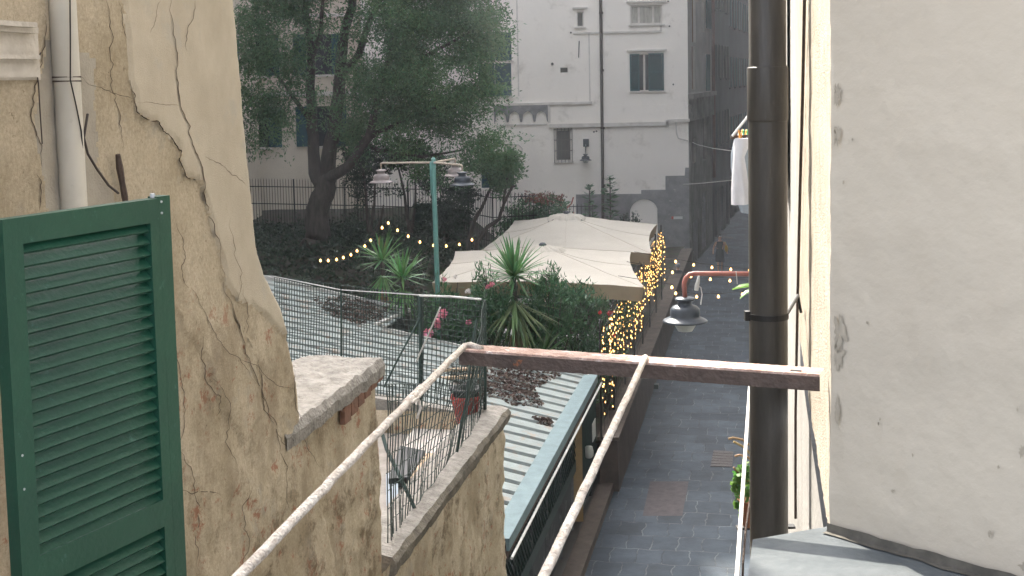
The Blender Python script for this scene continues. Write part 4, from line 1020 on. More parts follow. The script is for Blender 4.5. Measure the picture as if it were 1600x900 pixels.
# ------------------------------------------------------------------ terrace fence of green mesh
def net(m, q, nu, nv, r, slack=0.0, sag=0.0):
    A, B, C, D = [Vector(x) for x in q]     # A-B bottom, D-C top
    nrm = (B - A).cross(D - A).normalized()
    def pt(u, v):
        p = (A * (1 - u) + B * u) * (1 - v) + (D * (1 - u) + C * u) * v
        return p + nrm * slack * fb(u * 3, v * 2, 3) + (B - A).normalized() * slack * .5 * fb(u * 4, v * 3, 8) - Vector((0, 0, sag * math.sin(math.pi * u) * v))
    for i in range(nu + 1):
        seg = [pt(i / nu, j / 6) for j in range(7)]; m.tube(seg, r, 4)
    for j in range(nv + 1):
        seg = [pt(i / 16, j / nv) for i in range(17)]; m.tube(seg, r, 4)
TF = thing('mesh_fence', 'sagging dark green wire mesh fence with bent posts around the small roof terrace', 'fence', LW(13, ZT))
ZF = H - 2.19
p1b, p1t = P(758, 648, 12.95), P(757, 469, 12.95)
p2b, p2t = P(657, 625, 13.3), P(657, 461, 13.3)
p3t, p3b = P(429, 432, 14.8), P(429, 600, 14.8)
for b_, t_, r in ((p1b, p1t, .017), (p2b, p2t, .024), (P(533, 600, 14.0), P(533, 452, 14.0), .012)):
    m = MB(); m.tube([b_, (b_ + t_) / 2 + Vector((.004, 0, 0)), t_], r, 8); part('post', m, M_DKGREEN, TF)
m = MB(); m.tube([P(656, 462, 13.28), P(704, 463.5, 13.1), P(752, 468, 12.96)], .012, 8); part('top_rail', m, M_PCABLE, TF)
m = MB(); net(m, (p3b, p2b, p2t, p3t), 52, 20, .0042, .02); net(m, (p2b, p1b, p1t, p2t), 16, 20, .0042, .04); part('wire_mesh', m, M_MESH, TF)
m = MB(); m.tube([p3t + Vector((-.6, .5, -.02)), p3t, P(533, 453, 14.0), P(657, 461, 13.3)], .006, 6); part('top_wire', m, M_PCABLE, TF)
# side run along the parapet
qb = [P(758, 648, 12.95), P(712, 706, 11.35), P(645, 795, 9.95), P(606, 850, 9.2)]
qt = [P(757, 469, 12.95), P(742, 560, 11.5), P(660, 600, 10.2), P(604, 600, 9.2)]
m = MB()
for i in range(3): net(m, (qb[i], qb[i + 1], qt[i + 1], qt[i]), (16, 16, 12)[i], 9, .0042, .03)
part('wire_mesh', m, M_MESH, TF)
m = MB(); m.tube([P(714, 706, 11.35), P(720, 670, 11.35), P(730, 620, 11.4), P(735, 560, 11.5), P(745, 500, 11.6)], .014, 8); part('post', m, M_DKGREEN, TF)
m = MB(); m.tube([P(648, 794, 9.95), P(625, 745, 10.1), P(604, 702, 10.3), P(598, 680, 10.4)], .016, 8); part('post', m, M_DKGREEN, TF)
m = MB(); m.tube([P(600, 605, 12.9), P(625, 555, 13.0), P(657, 496, 13.25)], .011, 8); part('brace', m, M_DKGREEN, TF)
m = MB(); m.tube([P(650, 566, 12.6), P(664, 535, 12.5), P(688, 480, 12.4)], .008, 6); part('loose_wire', m, M_PCABLE, TF)
# things on the terrace
ZFl = ZT - .3
def gpoly(px, z): return [G(a_, b_, z) for a_, b_ in px]
m = MB(); m.prism(gpoly([(672, 632), (756, 634), (735, 690), (690, 735), (628, 720), (625, 700)], ZFl + .06), (0, 0, -.055))
single('cement_slab', m, M_SLAB, 'bleached cement slab lying on the terrace floor under the red pot', 'slab')
m = MB(); m.prism(gpoly([(625, 696), (664, 704), (640, 745), (607, 748)], ZFl + .10), (0, 0, -.09))
single('rubber_mat', m, M_BLACK, 'dark square mat between the mesh fence and the timber plank on the terrace', 'mat')
m = MB(); m.bar(G(634, 782, ZFl + .14), G(676, 712, ZFl + .14), .13, .05); single('timber_plank', m, M_WOOD, 'pale timber plank lying along the terrace parapet', 'plank')
m = MB(); m.bar(G(622, 778, ZFl + .17), G(642, 786, ZFl + .17), .06, .03); single('timber_batten', m, M_WOOD, 'short pale batten across the near end of the timber plank', 'batten')
m = MB(); m.prism(gpoly([(603, 740), (622, 735), (622, 800), (604, 810)], ZFl + .05), (0, 0, -.04)); single('cardboard_sheet', m, M_CLOTHB, 'greyish sheet of waste lying in the near corner of the terrace', 'waste sheet')
pc0 = G(729, 660, ZT - .12)
o = thing('flower_pot', 'red plastic flower pot with a black rim in the far corner of the terrace', 'flower pot', pc0)
m = MB(); m.lathe(pc0, [(.10, 0), (.105, .005), (.15, .25), (.16, .25), (.16, .29), (.145, .29), (.13, .2), (.0, .19)], 24); part('pot', m, M_POT, o, True)
m = MB(); m.lathe(pc0 + Vector((0, 0, .275)), [(.125, 0), (.13, .06), (.165, .065), (.168, .09), (.12, .095), (.11, .03), (0, .02)], 24); part('liner', m, M_BLACK, o, True)

# ------------------------------------------------------------------ shed with ribbed roof
ZE = 2.6
Ea, Eb = G(927, 594, ZE), G(772, 850, ZE)
tE = ((Ea - S0).dot(VV) + (Eb - S0).dot(VV)) / 2; sF = (Ea - S0).dot(UU); sN = (Eb - S0).dot(UU)
print('shed', tE, sF, sN, (Ea - S0).dot(VV), (Eb - S0).dot(VV))
SLP = .21
rn = UU.cross(-VV + Vector((0, 0, SLP))).normalized()
def roofpt(px, py, off=0):
    q = PL(px, py, S(0, tE, ZE + off), rn); return (q - S0).dot(UU), (q - S0).dot(VV), q
def RZ(t_): return ZE + SLP * (tE - t_)
s1, t1, _ = roofpt(588, 512); s2, t2, _ = roofpt(640, 490); s3, t3, _ = roofpt(432, 438)
print('notch', s1, t1, s2, t2, s3, t3)
SH = thing('shed', 'low shed with a ribbed pale blue green roof, teal gutter and meshed front', 'shed', S((sF + sN) / 2, tE - 2, 0))
PT = .49
def hprof(s_):
    f = (s_ / PT) % 1.0
    if f < .66: return .0
    if f < .72: return .09 * (f - .66) / .06
    if f < .90: return .09
    return .09 * (1 - (f - .90) / .10)
def roofsheet(sa, sb, ta, tb, th=.012):
    m = MB(); ss = []
    s_ = sa
    while s_ < sb: ss.append(s_); s_ += .0245
    ss.append(sb); rows = []
    nt_ = 24
    for s_ in ss:
        rows.append([S(s_, ta + (tb - ta) * k / nt_, RZ(ta + (tb - ta) * k / nt_) + .07 - hprof(s_) + .006 * fb(s_ * 2, k * .5, 2)) for k in range(nt_ + 1)])
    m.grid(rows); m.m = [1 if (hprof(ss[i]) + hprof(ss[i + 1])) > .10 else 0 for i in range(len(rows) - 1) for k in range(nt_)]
    m.grid([[q for q in rows[-1]], [q - Vector((0, 0, .05)) for q in rows[-1]]]); m.grid([[r_[0] for r_ in rows], [r_[0] - Vector((0, 0, .03)) for r_ in rows]])
    return m
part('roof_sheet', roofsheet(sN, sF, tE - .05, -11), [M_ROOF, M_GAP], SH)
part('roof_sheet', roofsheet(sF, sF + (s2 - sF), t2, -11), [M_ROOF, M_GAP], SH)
m = MB(); m.bar(S(sN - .1, tE + .02, ZE + .10), S(sF + .06, tE + .02, ZE + .10), .30, .05); m.bar(S(sN - .1, tE + .145, ZE + .02), S(sF + .06, tE + .145, ZE + .02), .045, .15)
part('gutter', m, M_TEAL, SH)
m = MB(); m.bar(S(sN - .1, tE + .10, ZE - .12), S(sF, tE + .10, ZE - .12), .07, .12); part('fascia_board', m, M_RUSTD, SH)
m = MB(); m.tube([S(sN - .3, tE + .24, ZE - .08), S(sF + .1, tE + .24, ZE - .08)], .022, 8); part('conduit', m, M_PCABLE, SH)
m = MB(); m.bar(S(s1, t1 + .0, RZ(t1) + .08), S(s2, t2, RZ(t2) + .08), .12, .05); m.bar(S(s2, t2, RZ(t2) + .08), S(s2, -9, RZ(-9) + .08), .05, .09); m.bar(S(sF, t2, RZ(t2) + .09), S(sF, tE, ZE + .09), .05, .06); part('edge_flashing', m, M_PCABLE, SH)
m = MB(); m.add([S(sF - .02, tE, 0), S(sF - .02, -11, 0), S(sF - .02, -11, RZ(-11)), S(sF - .02, tE, ZE)], [(0, 1, 2, 3)])
m.add([S(s2 - .02, t2, 0), S(s2 - .02, -11, 0), S(s2 - .02, -11, RZ(-11)), S(s2 - .02, t2, RZ(t2))], [(0, 1, 2, 3)]); m.add([S(s2, t2, 0), S(sF, t2, 0), S(sF, t2, RZ(t2)), S(s2, t2, RZ(t2))], [(0, 1, 2, 3)])
m.add([S(sN + .1, tE - .3, 0), S(sN + .1, -11, 0), S(sN + .1, -11, RZ(-11)), S(sN + .1, tE - .3, ZE)], [(0, 1, 2, 3)])
part('wall', m, M_DARK, SH)
tw = tE - .02
m = MB(); m.bar(S(sN - 2, tw, 1.42), S(sF, tw, 1.42), .06, .22); m.bar(S(sN - 2, tw, 2.42), S(sF, tw, 2.42), .05, .06); part('rail', m, M_DKGREEN, SH)
m = MB(); s_ = sN - 2
while s_ < sF - .4:
    m.bar(S(s_, tw, 1.5), S(s_ + .9, tw, 2.4), .018, .018); m.bar(S(s_, tw + .02, 2.4), S(s_ + .9, tw + .02, 1.5), .018, .018); s_ += .17
part('lattice', m, M_DKGREEN, SH)
m = MB()
for i in range(7):
    s_ = sN - 2 + i * 1.55
    if s_ + 1.45 < sF - 2.6: m.bar(S(s_, tw - .04, .77), S(s_ + 1.48, tw - .04, .77), .03, 1.1)
part('front_panel', m, M_DARK, SH)
m = MB()
for i in range(7):
    s_ = sN - 2 + i * 1.55; m.bar(S(s_ - .035, tw, .2), S(s_ - .035, tw, 2.4), .05, .05)
    if s_ < sF - 3:
        for k in range(5): 
            a_ = random.random() * 1.1; m.bar(S(s_ + .1 + a_ * .6, tw - .015, .3 + .7 * random.random()), S(s_ + .3 + a_, tw - .015, .4 + .8 * random.random()), .012, .035)
part('panel_frame', m, pm('grey worn paint', (.16, .165, .17), (.07, .075, .08), 6, .7), SH)
m = MB(); m.add([S(sN - 2, tw - .35, .2), S(sF, tw - .35, .2), S(sF, tw - .35, 2.5), S(sN - 2, tw - .35, 2.5)], [(0, 1, 2, 3)]); part('interior_shade_sheet', m, M_BLACK, SH)  # black sheet standing in for the shade behind the lattice
so = sF - 2.6
q_ = G(905, 735, 1.3)
so = (q_ - S0).dot(UU)
m = MB(); m.bar(S(so, tw + .05, .25), S(so, tw + .05, 2.45), .09, .20); 
single('post', m, M_OCH, 'ochre brown upright post under the teal gutter at the front of the shed', 'post')
GT = thing('iron_gate', 'dark green barred iron gate between the ochre post and the low brown wall', 'gate', S(sF - 1, tw, .2))
m = MB(); s_ = so + .3
while s_ < .1:
    m.bar(S(s_, tw + .05, .3), S(s_, tw + .05, 2.35), .02, .02); s_ += .13
part('bars', m, M_DKGREEN, GT)
m = MB(); m.bar(S(so + .2, tw + .05, .32), S(.1, tw + .05, .32), .04, .05); m.bar(S(so + .2, tw + .05, 2.3), S(.1, tw + .05, 2.3), .04, .05)
m.bar(S(so + .2, tw + .05, .3), S(so + .2, tw + .05, 2.3), .05, .05); m.bar(S(.1, tw + .05, .3), S(.1, tw + .05, 2.5), .06, .06); part('gate_frame', m, M_DKGREEN, GT)
pS = PL(928, 672, S(0, tw + .09, 0), VV); c = pS
m = MB(); m.obox(c, UU * .26, VV * .008, (0, 0, .20)); single('notice_board', m, M_SIGNW, 'blank pale notice panel fixed to the iron gate bars', 'notice')
c = PL(920, 705, S(0, tw + .12, 0), VV); m = MB(); m.lathe(c, [(.0, .12), (.08, .10), (.1, .0), (.1, -.1), (.06, -.14), (0, -.14)], 12)
single('gate_lamp', m, M_LAMPG, 'small rounded grey lamp on the iron gate below the pale notice', 'lamp', smooth=True)
# leaf litter on the roof
def litter(name, poly, n_, lab):
    xs = [p[0] for p in poly]; ys = [p[1] for p in poly]; C_ = []
    while len(C_) < n_:
        x = random.uniform(min(xs), max(xs)); y = random.uniform(min(ys), max(ys))
        cx_, cy_ = sum(xs) / len(xs), sum(ys) / len(ys)
        if inpoly(x, y, poly) and random.random() < 1.25 - math.hypot((x - cx_) / (max(xs) - min(xs)), (y - cy_) / (max(ys) - min(ys))) * 1.8 + .5 * fb(x * .08, y * .08, 2):
            s_, t_, q = roofpt(x, y); 
            if s_ > sF and t_ > t2: continue
            if s_ > s2: continue
            C_.append((q.x, q.y, RZ(t_) + .075 - hprof(s_) * (s_ > -99) + random.random() * .03))
    C_ = np.array(C_); D_, W_ = rand_dirs(len(C_), 0, .35)
    o = leaf_obj(name, C_, D_, W_, rng.uniform(.04, .11, len(C_)), rng.uniform(.03, .06, len(C_)), M_LITTER, loc=tuple(C_.mean(0)))
    tagit(o, lab, 'leaf litter', None, 'stuff')
litter('leaf_litter', [(752, 570), (800, 565), (850, 575), (880, 592), (835, 612), (850, 640), (800, 640), (780, 628), (752, 626)], 3300, 'heap of dead brown leaves on the shed roof behind the rusty bar')
litter('leaf_litter', [(485, 470), (560, 466), (625, 490), (590, 508), (560, 512), (520, 500)], 2300, 'brown leaf litter scattered on the far left part of the ribbed roof')
litter('leaf_litter', [(826, 656), (862, 662), (866, 674), (840, 668)], 260, 'small patch of dead leaves by the gutter on the ribbed roof')
litter('leaf_litter', [(695, 570), (760, 575), (760, 640), (730, 620), (705, 600)], 900, 'thin scatter of dead leaves behind the terrace mesh')
m = MB()
for px, py in ((712, 588), (718, 600)): 
    _, _, q = roofpt(px, py); m.bar(q + Vector((-.5, 0, .12)), q + Vector((.5, .1, .14)), .12, .05)
single('timber_offcut', m, M_WOOD, 'short light timber offcuts lying on the shed roof beyond the red pot', 'timber')
# ------------------------------------------------------------------ parasols
def parasol(label, corners, zed, apex, ribs=8, group=None):
    cs = [Vector((c.x, c.y, zed)) for c in corners]; ctr = Vector((apex.x, apex.y, 0))
    o = thing('parasol', label, 'parasol', (ctr.x, ctr.y, gz(ctr.x, ctr.y)), group)
    N = 24; per = []
    for i in range(4):
        A, B = cs[i], cs[(i + 1) % 4]; mid = (A + B) / 2; inn = (Vector((ctr.x, ctr.y, zed)) - mid).normalized()
        for k in range(N):
            u = k / N; s_ = math.sin(math.pi * u)
            per.append(A + (B - A) * u + inn * (.17 * s_) + Vector((0, 0, .05 * s_)))
    rise = apex.z - zed; NR = 22; rows = []; R0 = .62
    for j in range(NR + 1):
        r = 1 - j / NR * .86; row = []
        for i, p in enumerate(per):
            q = Vector((ctr.x, ctr.y, zed)) + (p - Vector((ctr.x, ctr.y, zed))) * r
            base_sag = (p.z - zed) * r
            fct = (1 - r)
            u = (i % N) / N; sag = -.07 * math.sin(math.pi * u) * math.sin(math.pi * min(1, r)) * 1.2
            wr = .018 * fb(q.x * 1.3, q.y * 1.3, 4, 3) * math.sin(math.pi * min(r, 1)) + .012 * math.sin(u * math.pi * 10) * math.exp(-j * .5)
            q.z = zed + rise * .93 * (fct ** 1.12) + base_sag + sag + wr; row.append(q)
        row.append(row[0].copy()); rows.append(row)
    m = MB(); m.grid(rows); canopy = part('canopy', m, M_CANVAS, o, True)
    for i in range(0, 4 * N, N // 2):
        m = MB(); m.tube([rows[j][i] + Vector((0, 0, .006)) for j in range(NR + 1)], .007, 5); part('seam', m, pm('canvas seam', (.47, .43, .37), (.43, .39, .33), 2, .9), canopy)
    m = MB(); rr = []
    for j, dz in enumerate((0, -.12, -.24, -.36)):
        row = []
        for i, p in enumerate(per):
            out = (p - Vector((ctr.x, ctr.y, zed))).normalized(); u = i / len(per)
            row.append(p + Vector((0, 0, dz)) + out * (-.03 * j + .02 * j * math.sin(u * 2 * math.pi * 26) * .7))
        row.append(row[0].copy()); rr.append(row)
    m.grid(rr); part('valance', m, M_CANVASD, o, True)
    # crumpled vent cap
    m = MB(); cap = []
    R0 = .62
    for j in range(7):
        r = R0 * (1 - j / 6.0); row = []
        for k in range(64):
            a = 2 * math.pi * k / 64; w_ = .075 * math.sin(a * 15 + 2 * fb(a, 1, 1)) * (r / R0) + .03 * fb(a * 3, j, 2)
            row.append(Vector((ctr.x + r * 1.0 * math.cos(a) * (1 + .05 * math.sin(a * 9)), ctr.y + r * math.sin(a), apex.z - .16 * (r / R0) ** 1.3 + w_ - (.07 if j == 0 else 0))))
        row.append(row[0].copy()); cap.append(row)
    m.grid(cap); part('vent_cap', m, M_CANVAS, o, True)
    m = MB(); m.lathe((ctr.x, ctr.y, apex.z - .30), [(.66, -.04), (.56, .10), (.3, .14), (0, .15)], 32); part('vent_shade_ring', m, M_BLACK, o, True)  # black ring added to darken the gap below the vent cap
    m = MB(); m.lathe((ctr.x, ctr.y, apex.z - .02), [(.1, 0), (.11, .04), (.06, .09), (0, .1)], 12); part('finial', m, M_LAMPM, o, True)
    g = gz(ctr.x, ctr.y); m = MB(); m.tube([(ctr.x, ctr.y, g), (ctr.x, ctr.y, apex.z - .05)], .045, 12); m.box(ctr.x - .4, ctr.x + .4, ctr.y - .4, ctr.y + .4, g - .02, g + .08); part('pole', m, M_WOOD, o, True)
    hub = Vector((ctr.x, ctr.y, apex.z - .32))
    for i in range(8):
        p = per[i * N // 2]; end = Vector((p.x, p.y, p.z - .03)) + (hub - p) * .02
        m = MB(); m.bar(hub, end - Vector((0, 0, .06)), .03, .03); part('rib', m, M_WOOD, o)
    return o
z1 = H - 5.02; z2 = H - 5.15
parasol('nearer large square cream parasol with tan valance, right behind the oleanders and tall yucca', [G(675, 442, z1), G(1006, 449, z1), G(986, 393, z1), G(711, 393, z1)], z1, P(848, 383, 34.9), group='cream parasols over the garden')
parasol('farther large square cream parasol with its peak against the white building', [G(752, 391, z2), G(1018, 396, z2), G(1027, 350, z2), G(804, 345, z2)], z2, P(885, 333, 42), group='cream parasols over the garden')
# tables under them
for k, (px, py, lab) in enumerate(((905, 528, 'white topped table glimpsed through the leaves below the front parasol, near the fairy lights'), (760, 520, 'white topped table glimpsed behind the tall yucca trunk'), (830, 470, 'white topped table in the shade in the middle of the garden, mostly hidden'))):
    c = G(px, py, 1.86); o = thing('garden_table', lab, 'table', (c.x, c.y, 1.1), 'tables under the parasols')
    m = MB(); m.box(c.x - .75, c.x + .75, c.y - .45, c.y + .45, 1.84, 1.875); part('table_top', m, M_TABLE, o)
    for a in (-.6, .6):
        for b in (-.35, .35):
            m = MB(); m.tube([(c.x + a, c.y + b, 1.1), (c.x + a, c.y + b, 1.84)], .025, 8); part('leg', m, M_LAMPM, o)
    if k < 2:
        for sx in (-.45, .45):
            c2 = Vector((c.x + sx, c.y - .75, 1.1)); oc = thing('garden_chair', 'white slatted chair at the %s table below the parasol, %s of its pair' % (('fairy light side', 'yucca side')[k], ('left', 'right')[sx > 0]), 'chair', c2, 'white garden chairs')
            m = MB(); m.box(c2.x - .22, c2.x + .22, c2.y - .22, c2.y + .22, 1.53, 1.57); part('seat', m, M_TABLE, oc)
            m = MB()
            for q in range(5): m.box(c2.x - .2 + q * .09, c2.x - .16 + q * .09, c2.y - .24, c2.y - .21, 1.57, 2.0)
            m.box(c2.x - .22, c2.x + .22, c2.y - .245, c2.y - .205, 2.0, 2.06); part('backrest', m, M_TABLE, oc)
            for a in (-.2, .2):
                for b in (-.2, .2):
                    m = MB(); m.tube([(c2.x + a, c2.y + b, 1.1), (c2.x + a, c2.y + b, 1.53)], .018, 6); part('leg', m, M_TABLE, oc)

# ------------------------------------------------------------------ lamps
def lamp_body(par, c, k=1.0, m1=M_LAMPM, glass=True):
    """c: centre of the brim rim"""
    m = MB()
    pr = [(.018, .30), (.115, .285), (.128, .27), (.125, .255), (.09, .245), (.088, .205), (.10, .195), (.155, .175), (.185, .14), (.19, .085), (.185, .05), (.20, .035), (.27, .004), (.285, -.012), (.28, -.022), (.18, -.005), (.12, .02), (.0, .03)]
    m.lathe(c, [(r * k, z * k) for r, z in pr], 40); s_ = part('shade', m, m1, par, True)
    if glass:
        m = MB(); m.lathe(c, [(.16 * k, .01 * k), (.155 * k, -.03 * k), (.09 * k, -.14 * k), (0, -.15 * k)], 24); part('glass', m, M_LAMPG, par, True)
Lc = P(1070.5, 500, 16)
tp = P(1070, 430, 16); wa = RW(15.8, tp.z + .02)
o = thing('street_lamp', 'blue grey bell shaped street lamp hanging from a red brown bracket over the alley', 'street lamp', Lc)
m = MB(); bend = [Lc + Vector((0, 0, .29)), Lc + Vector((-.01, 0, .45)), tp + Vector((-.005, 0, -.09)), tp + Vector((.015, 0, -.035)), tp + Vector((.06, -.004, .01)), tp + Vector((.13, -.01, .02))]
m.tube(bend + [wa], .031, 12); part('bracket', m, M_REDPIPE, o, True)
m = MB(); m.obox(wa, RN * .015, RD * .07, (0, 0, .14)); part('wall_plate', m, M_REDPIPE, o)
lamp_body(o, Lc)
m = MB(); m.tube([P(1092, 431, 15.9), P(1091, 438, 15.9), P(1089, 446, 15.9), P(1088, 454, 15.9)], [.012, .022, .03, .026], 8)
m.tube([P(1089, 446, 15.9), P(1095, 449, 15.9), P(1097, 460, 15.9), P(1095, 476, 15.9)], .008, 6); part('torn_cable_tie', m, M_PCABLE, o)
m = MB(); m.tube([P(1150, 424, 15.8), P(1151, 432, 15.8), P(1152, 444, 15.8)], .006, 6)
part('torn_cable_tie', m, M_PCABLE, o)
pz = G(700, 470, 1.3)
PY = 30.5; pt0 = P(677, 246, PY); pbx = P(683, 430, PY)
pbot = pbx + (pbx - pt0) * ((pbx.z - gz(pbx.x, pbx.y)) / (pt0.z - pbx.z))
o = thing('garden_lamp_post', 'teal post carrying three bell shaped lamps on beige arms, before the big tree', 'lamp post', pbot)
m = MB(); m.tube([pbot, (pbot + pt0) / 2, pt0 + Vector((0, 0, -.9)), pt0 + Vector((0, 0, -.05)), pt0], [.065, .06, .058, .055, .03], 8); m.tube([pt0 + Vector((-.07, -.02, -.1)), pt0 + Vector((-.07, -.02, -.9))], .022, 6); part('post', m, M_POLE, o, True)
for (px, py, Y, cx_, cy_) in ((595, 252, PY + .2, 595, 284), (722, 261, 29.3, 724, 288), (711, 244, 31.8, 711, 274)):
    e = P(px, py, Y); c = P(cx_, cy_, Y); st = P(677, 254, PY); e.z = st.z; c.x = e.x
    m = MB(); m.tube([st, st + (e - st) * .96, e + Vector((0, 0, -.01)), e + Vector((0, 0, -.07))], .025, 8); a_ = part('arm', m, M_ARM, o)
    m = MB(); m.tube([e, Vector((e.x, e.y, c.z + .28))], .018, 6); part('rod', m, M_ARM, o)
    lamp_body(o, Vector((e.x, e.y, c.z)), 1.0, M_LAMPR if Y > 30 else M_LAMPM, False)
o = thing('wall_lamp', 'small dark bell shaped lamp on the white building, left of the long downpipe', 'wall lamp', P(915, 250, FY - .3))
m = MB(); fbox(m, 911, 217, 920, 229, .0, .12); part('mount', m, M_LAMPM, o)
m = MB(); c = P(915, 250, FY - .4); m.tube([P(915, 226, FY - .1), P(915, 230, FY - .4), c + Vector((0, 0, .3))], .025, 6); part('bracket', m, M_LAMPM, o); lamp_body(o, c, 1.0, M_LAMPM)

# ------------------------------------------------------------------ strings of bulbs
def bulb(m, c, r=.03, h=.075):
    m.lathe(c, [(.008, h * .4), (r * .5, h * .2), (r, -h * .15), (r * .8, -h * .5), (0, -h * .65)], 8)
def festoon(name, label, pts, Y0, Y1, par_r=.032, ext=(None, None), group=None):
    q = [P(px, py, Y0 + (Y1 - Y0) * i / (len(pts) - 1)) for i, (px, py) in enumerate(pts)]
    o = thing(name, label, 'string lights', q[0], group)
    up = Vector((0, 0, .055)); line = [p + up for p in q]
    if ext[0] is not None: line = [ext[0]] + line
    if ext[1] is not None: line = line + [ext[1]]
    m = MB(); m.tube(line, .007, 5); part('cable', m, M_CABLE, o)
    for p in q:
        m = MB(); bulb(m, p, par_r, .085); b_ = part('bulb', m, M_BULB, o, True)
        m = MB(); m.tube([p + Vector((0, 0, .03)), p + Vector((0, 0, .06))], .013, 6); part('socket', m, M_CABLE, b_)
    return o
fp_ = [(388, 406), (427, 406), (469, 401), (503, 391), (541, 377), (572, 357), (611, 333), (640, 305), (698, 241), (729, 217), (775, 254), (829, 284), (888, 313), (956, 330), (1020, 333), (1086, 325), (1149, 302)]
fp_ = [(380 + x * .311, 280 + y * .311) for x, y in fp_]
festoon('string_lights', 'string of warm bulbs rising to a peak and dipping across the dark garden bank', fp_, 33, 35.5, ext=(P(485, 402, 32.7), P(752, 360, 36.5)))
for i, (pts, Y, lab) in enumerate((([(1055.7, 408), (1083.8, 413), (1112.4, 417), (1141.9, 420), (1171, 421)], 34, 'farthest of the three bulb strings crossing the alley, in front of the walking woman\'s feet'),
                                   ([(1050.7, 424.6), (1079.6, 431), (1109.8, 435.4), (1140.5, 437.6), (1172, 437)], 32, 'middle bulb string crossing the alley just behind the red brown lamp bracket'),
                                   ([(1049.8, 448), (1055.7, 457.4), (1088.5, 462.7), (1122.5, 462.4), (1160, 459)], 30, 'nearest bulb string crossing the alley just above the hanging street lamp'))):
    s0 = P(pts[0][0], pts[0][1], Y); e0 = RW(Y - .3, s0.z + .3)
    wl = S((s0 - S0).dot(UU), -.2, s0.z + .25)
    festoon('string_lights', lab, pts, Y, Y - .2, ext=(wl, e0), group='bulb strings across the alley')
# curtain of fairy lights along the garden trellis
FL = thing('fairy_light_curtain', 'curtain of many tiny warm fairy lights hanging along the trellis above the low brown wall', 'fairy lights', S(8, -.2, 1.24))
ztop = H - 5.40
random.seed(11)
s_ = -.3; k = 0; NB = 0; FARB = MB()
while s_ < 17.5 and k < 95:
    L_ = random.uniform(.9, 1.75); t_ = -.2 + random.uniform(-.2, .12)
    if s_ < 1.2: L_ = random.uniform(1.3, 2.0)
    top = S(s_, t_, ztop + random.uniform(-.12, .0)); m = MB(); m.tube([top, top - Vector((0, 0, L_))], .007, 4)
    st = part('strand', m, M_CABLE, FL); z = random.uniform(.02, .25)
    while z < L_:
        far = NB >= 100; m = FARB if far else MB()
        bulb(m, top - Vector((random.uniform(-.02, .02), random.uniform(-.02, .02), z)), .0105 * random.uniform(.7, 1.5), .042); z += random.uniform(.10, .28); NB += 1
        if not far: part('bulb', m, M_BULB, st)
    s_ += random.uniform(.13, .30); k += 1
tagit(part('far_bulbs', FARB, M_BULB, FL), kind='stuff')
m = MB(); m.tube([S(-.4, -.2, ztop + .0), S(8, -.2, ztop - .02), S(17.8, -.2, ztop + .02)], .008, 5); part('cable', m, M_CABLE, FL)
TR = thing('trellis', 'thin dark wire trellis with slim posts standing on the low brown wall', 'trellis', S(8, -.3, 1.24))
for i in range(8):
    s_ = -.2 + i * 2.55; m = MB(); m.bar(S(s_, -.33, 1.24), S(s_, -.33, ztop + .12), .045, .045); part('post', m, M_CABLE, TR)
m = MB()
for zz_ in (1.6, 2.1, 2.7, 3.3, ztop): m.tube([S(-.2, -.33, zz_), S(17.65, -.33, zz_)], .006, 4)
s_ = 0
while s_ < 17.6: m.tube([S(s_, -.34, 1.25), S(s_, -.34, ztop)], .005, 4); s_ += .5
part('wires', m, M_CABLE, TR)
m = MB(); c = PL(1022, 607, S(0, .03, 0), VV); m.obox(c + VV * .07, UU * .11, VV * .065, (0, 0, .14)); single('junction_box', m, M_DKGREEN, 'small dark green box fixed low on the brown wall beside the rusty bar', 'box')
# street details
def cover(px0, py0, px1, py1, label):
    q = [G(px0 + 2, py0, .006), G(px1 + 1, py0 + 2, .006), G(px1 - 1, py1, .006), G(px0 - 3, py1 - 1, .006)]
    m = MB(); m.prism(q, (0, 0, .012))
    for k in range(1, 6):
        a, b = q[0] + (q[3] - q[0]) * k / 6, q[1] + (q[2] - q[1]) * k / 6; m.bar(a + Vector((0, 0, .015)), b + Vector((0, 0, .015)), .03, .008)
    single('manhole_cover', m, M_IRON, label, 'manhole cover')
cover(1113, 704, 1145, 730, 'square rust brown iron manhole cover in the dark alley paving near the potted leaves')
cover(1126, 369, 1146, 373, 'distant long drain grating in the paving beyond the walking woman')
for (py0, sx) in ((640, 0),):
    pass
# white cord and planter on the right
m = MB(); a, b = P(1150, 925, 3.8), P(1169, 640, 5.75); m.tube([a + (a - b) * .5, a, b, b + (b - a) * .8], .0075, 8)
single('clothes_line', m, M_WPLAST, 'white plastic coated clothes line running away beside the black drainpipe, above the alley', 'clothes line')
m = MB(); m.tube([P(1160, 920, 4.2), P(1161, 880, 4.2), P(1165, 830, 4.3), P(1172, 780, 4.4)], .004, 6); single('cord', m, M_RUSTD, 'thin brown cord hanging between the white clothes line and the drainpipe', 'cord')
PO = P(1178, 800, 5.6)
o = thing('balcony_plant', 'bright green small leaved plant with dry brown tendrils poking out from behind the drainpipe', 'plant', PO)
m = MB(); m.lathe((PO.x, PO.y, PO.z - .06), [(.05, 0), (.07, .12), (.075, .12), (.06, .11), (0, .10)], 16); pt_ = part('pot', m, pm('terracotta', (.4, .17, .09), (.32, .13, .07), 6, .85), o, True)
m = MB(); m.bar((PO.x - .08, PO.y, PO.z - .07), RW(PO.y, PO.z - .07), .04, .01); part('bracket', m, M_CABLE, o)
Cs = []
for (px, py, r, n_) in ((1157, 742, .042, 120), (1150, 758, .03, 60), (1160, 770, .04, 80), (1153, 790, .022, 40), (1166, 730, .04, 80), (1164, 800, .03, 50), (1175, 760, .06, 160)):
    Cs.append(ellipsoid_pts(P(px, py, 5.6), (r, r, r), n_ // 2))
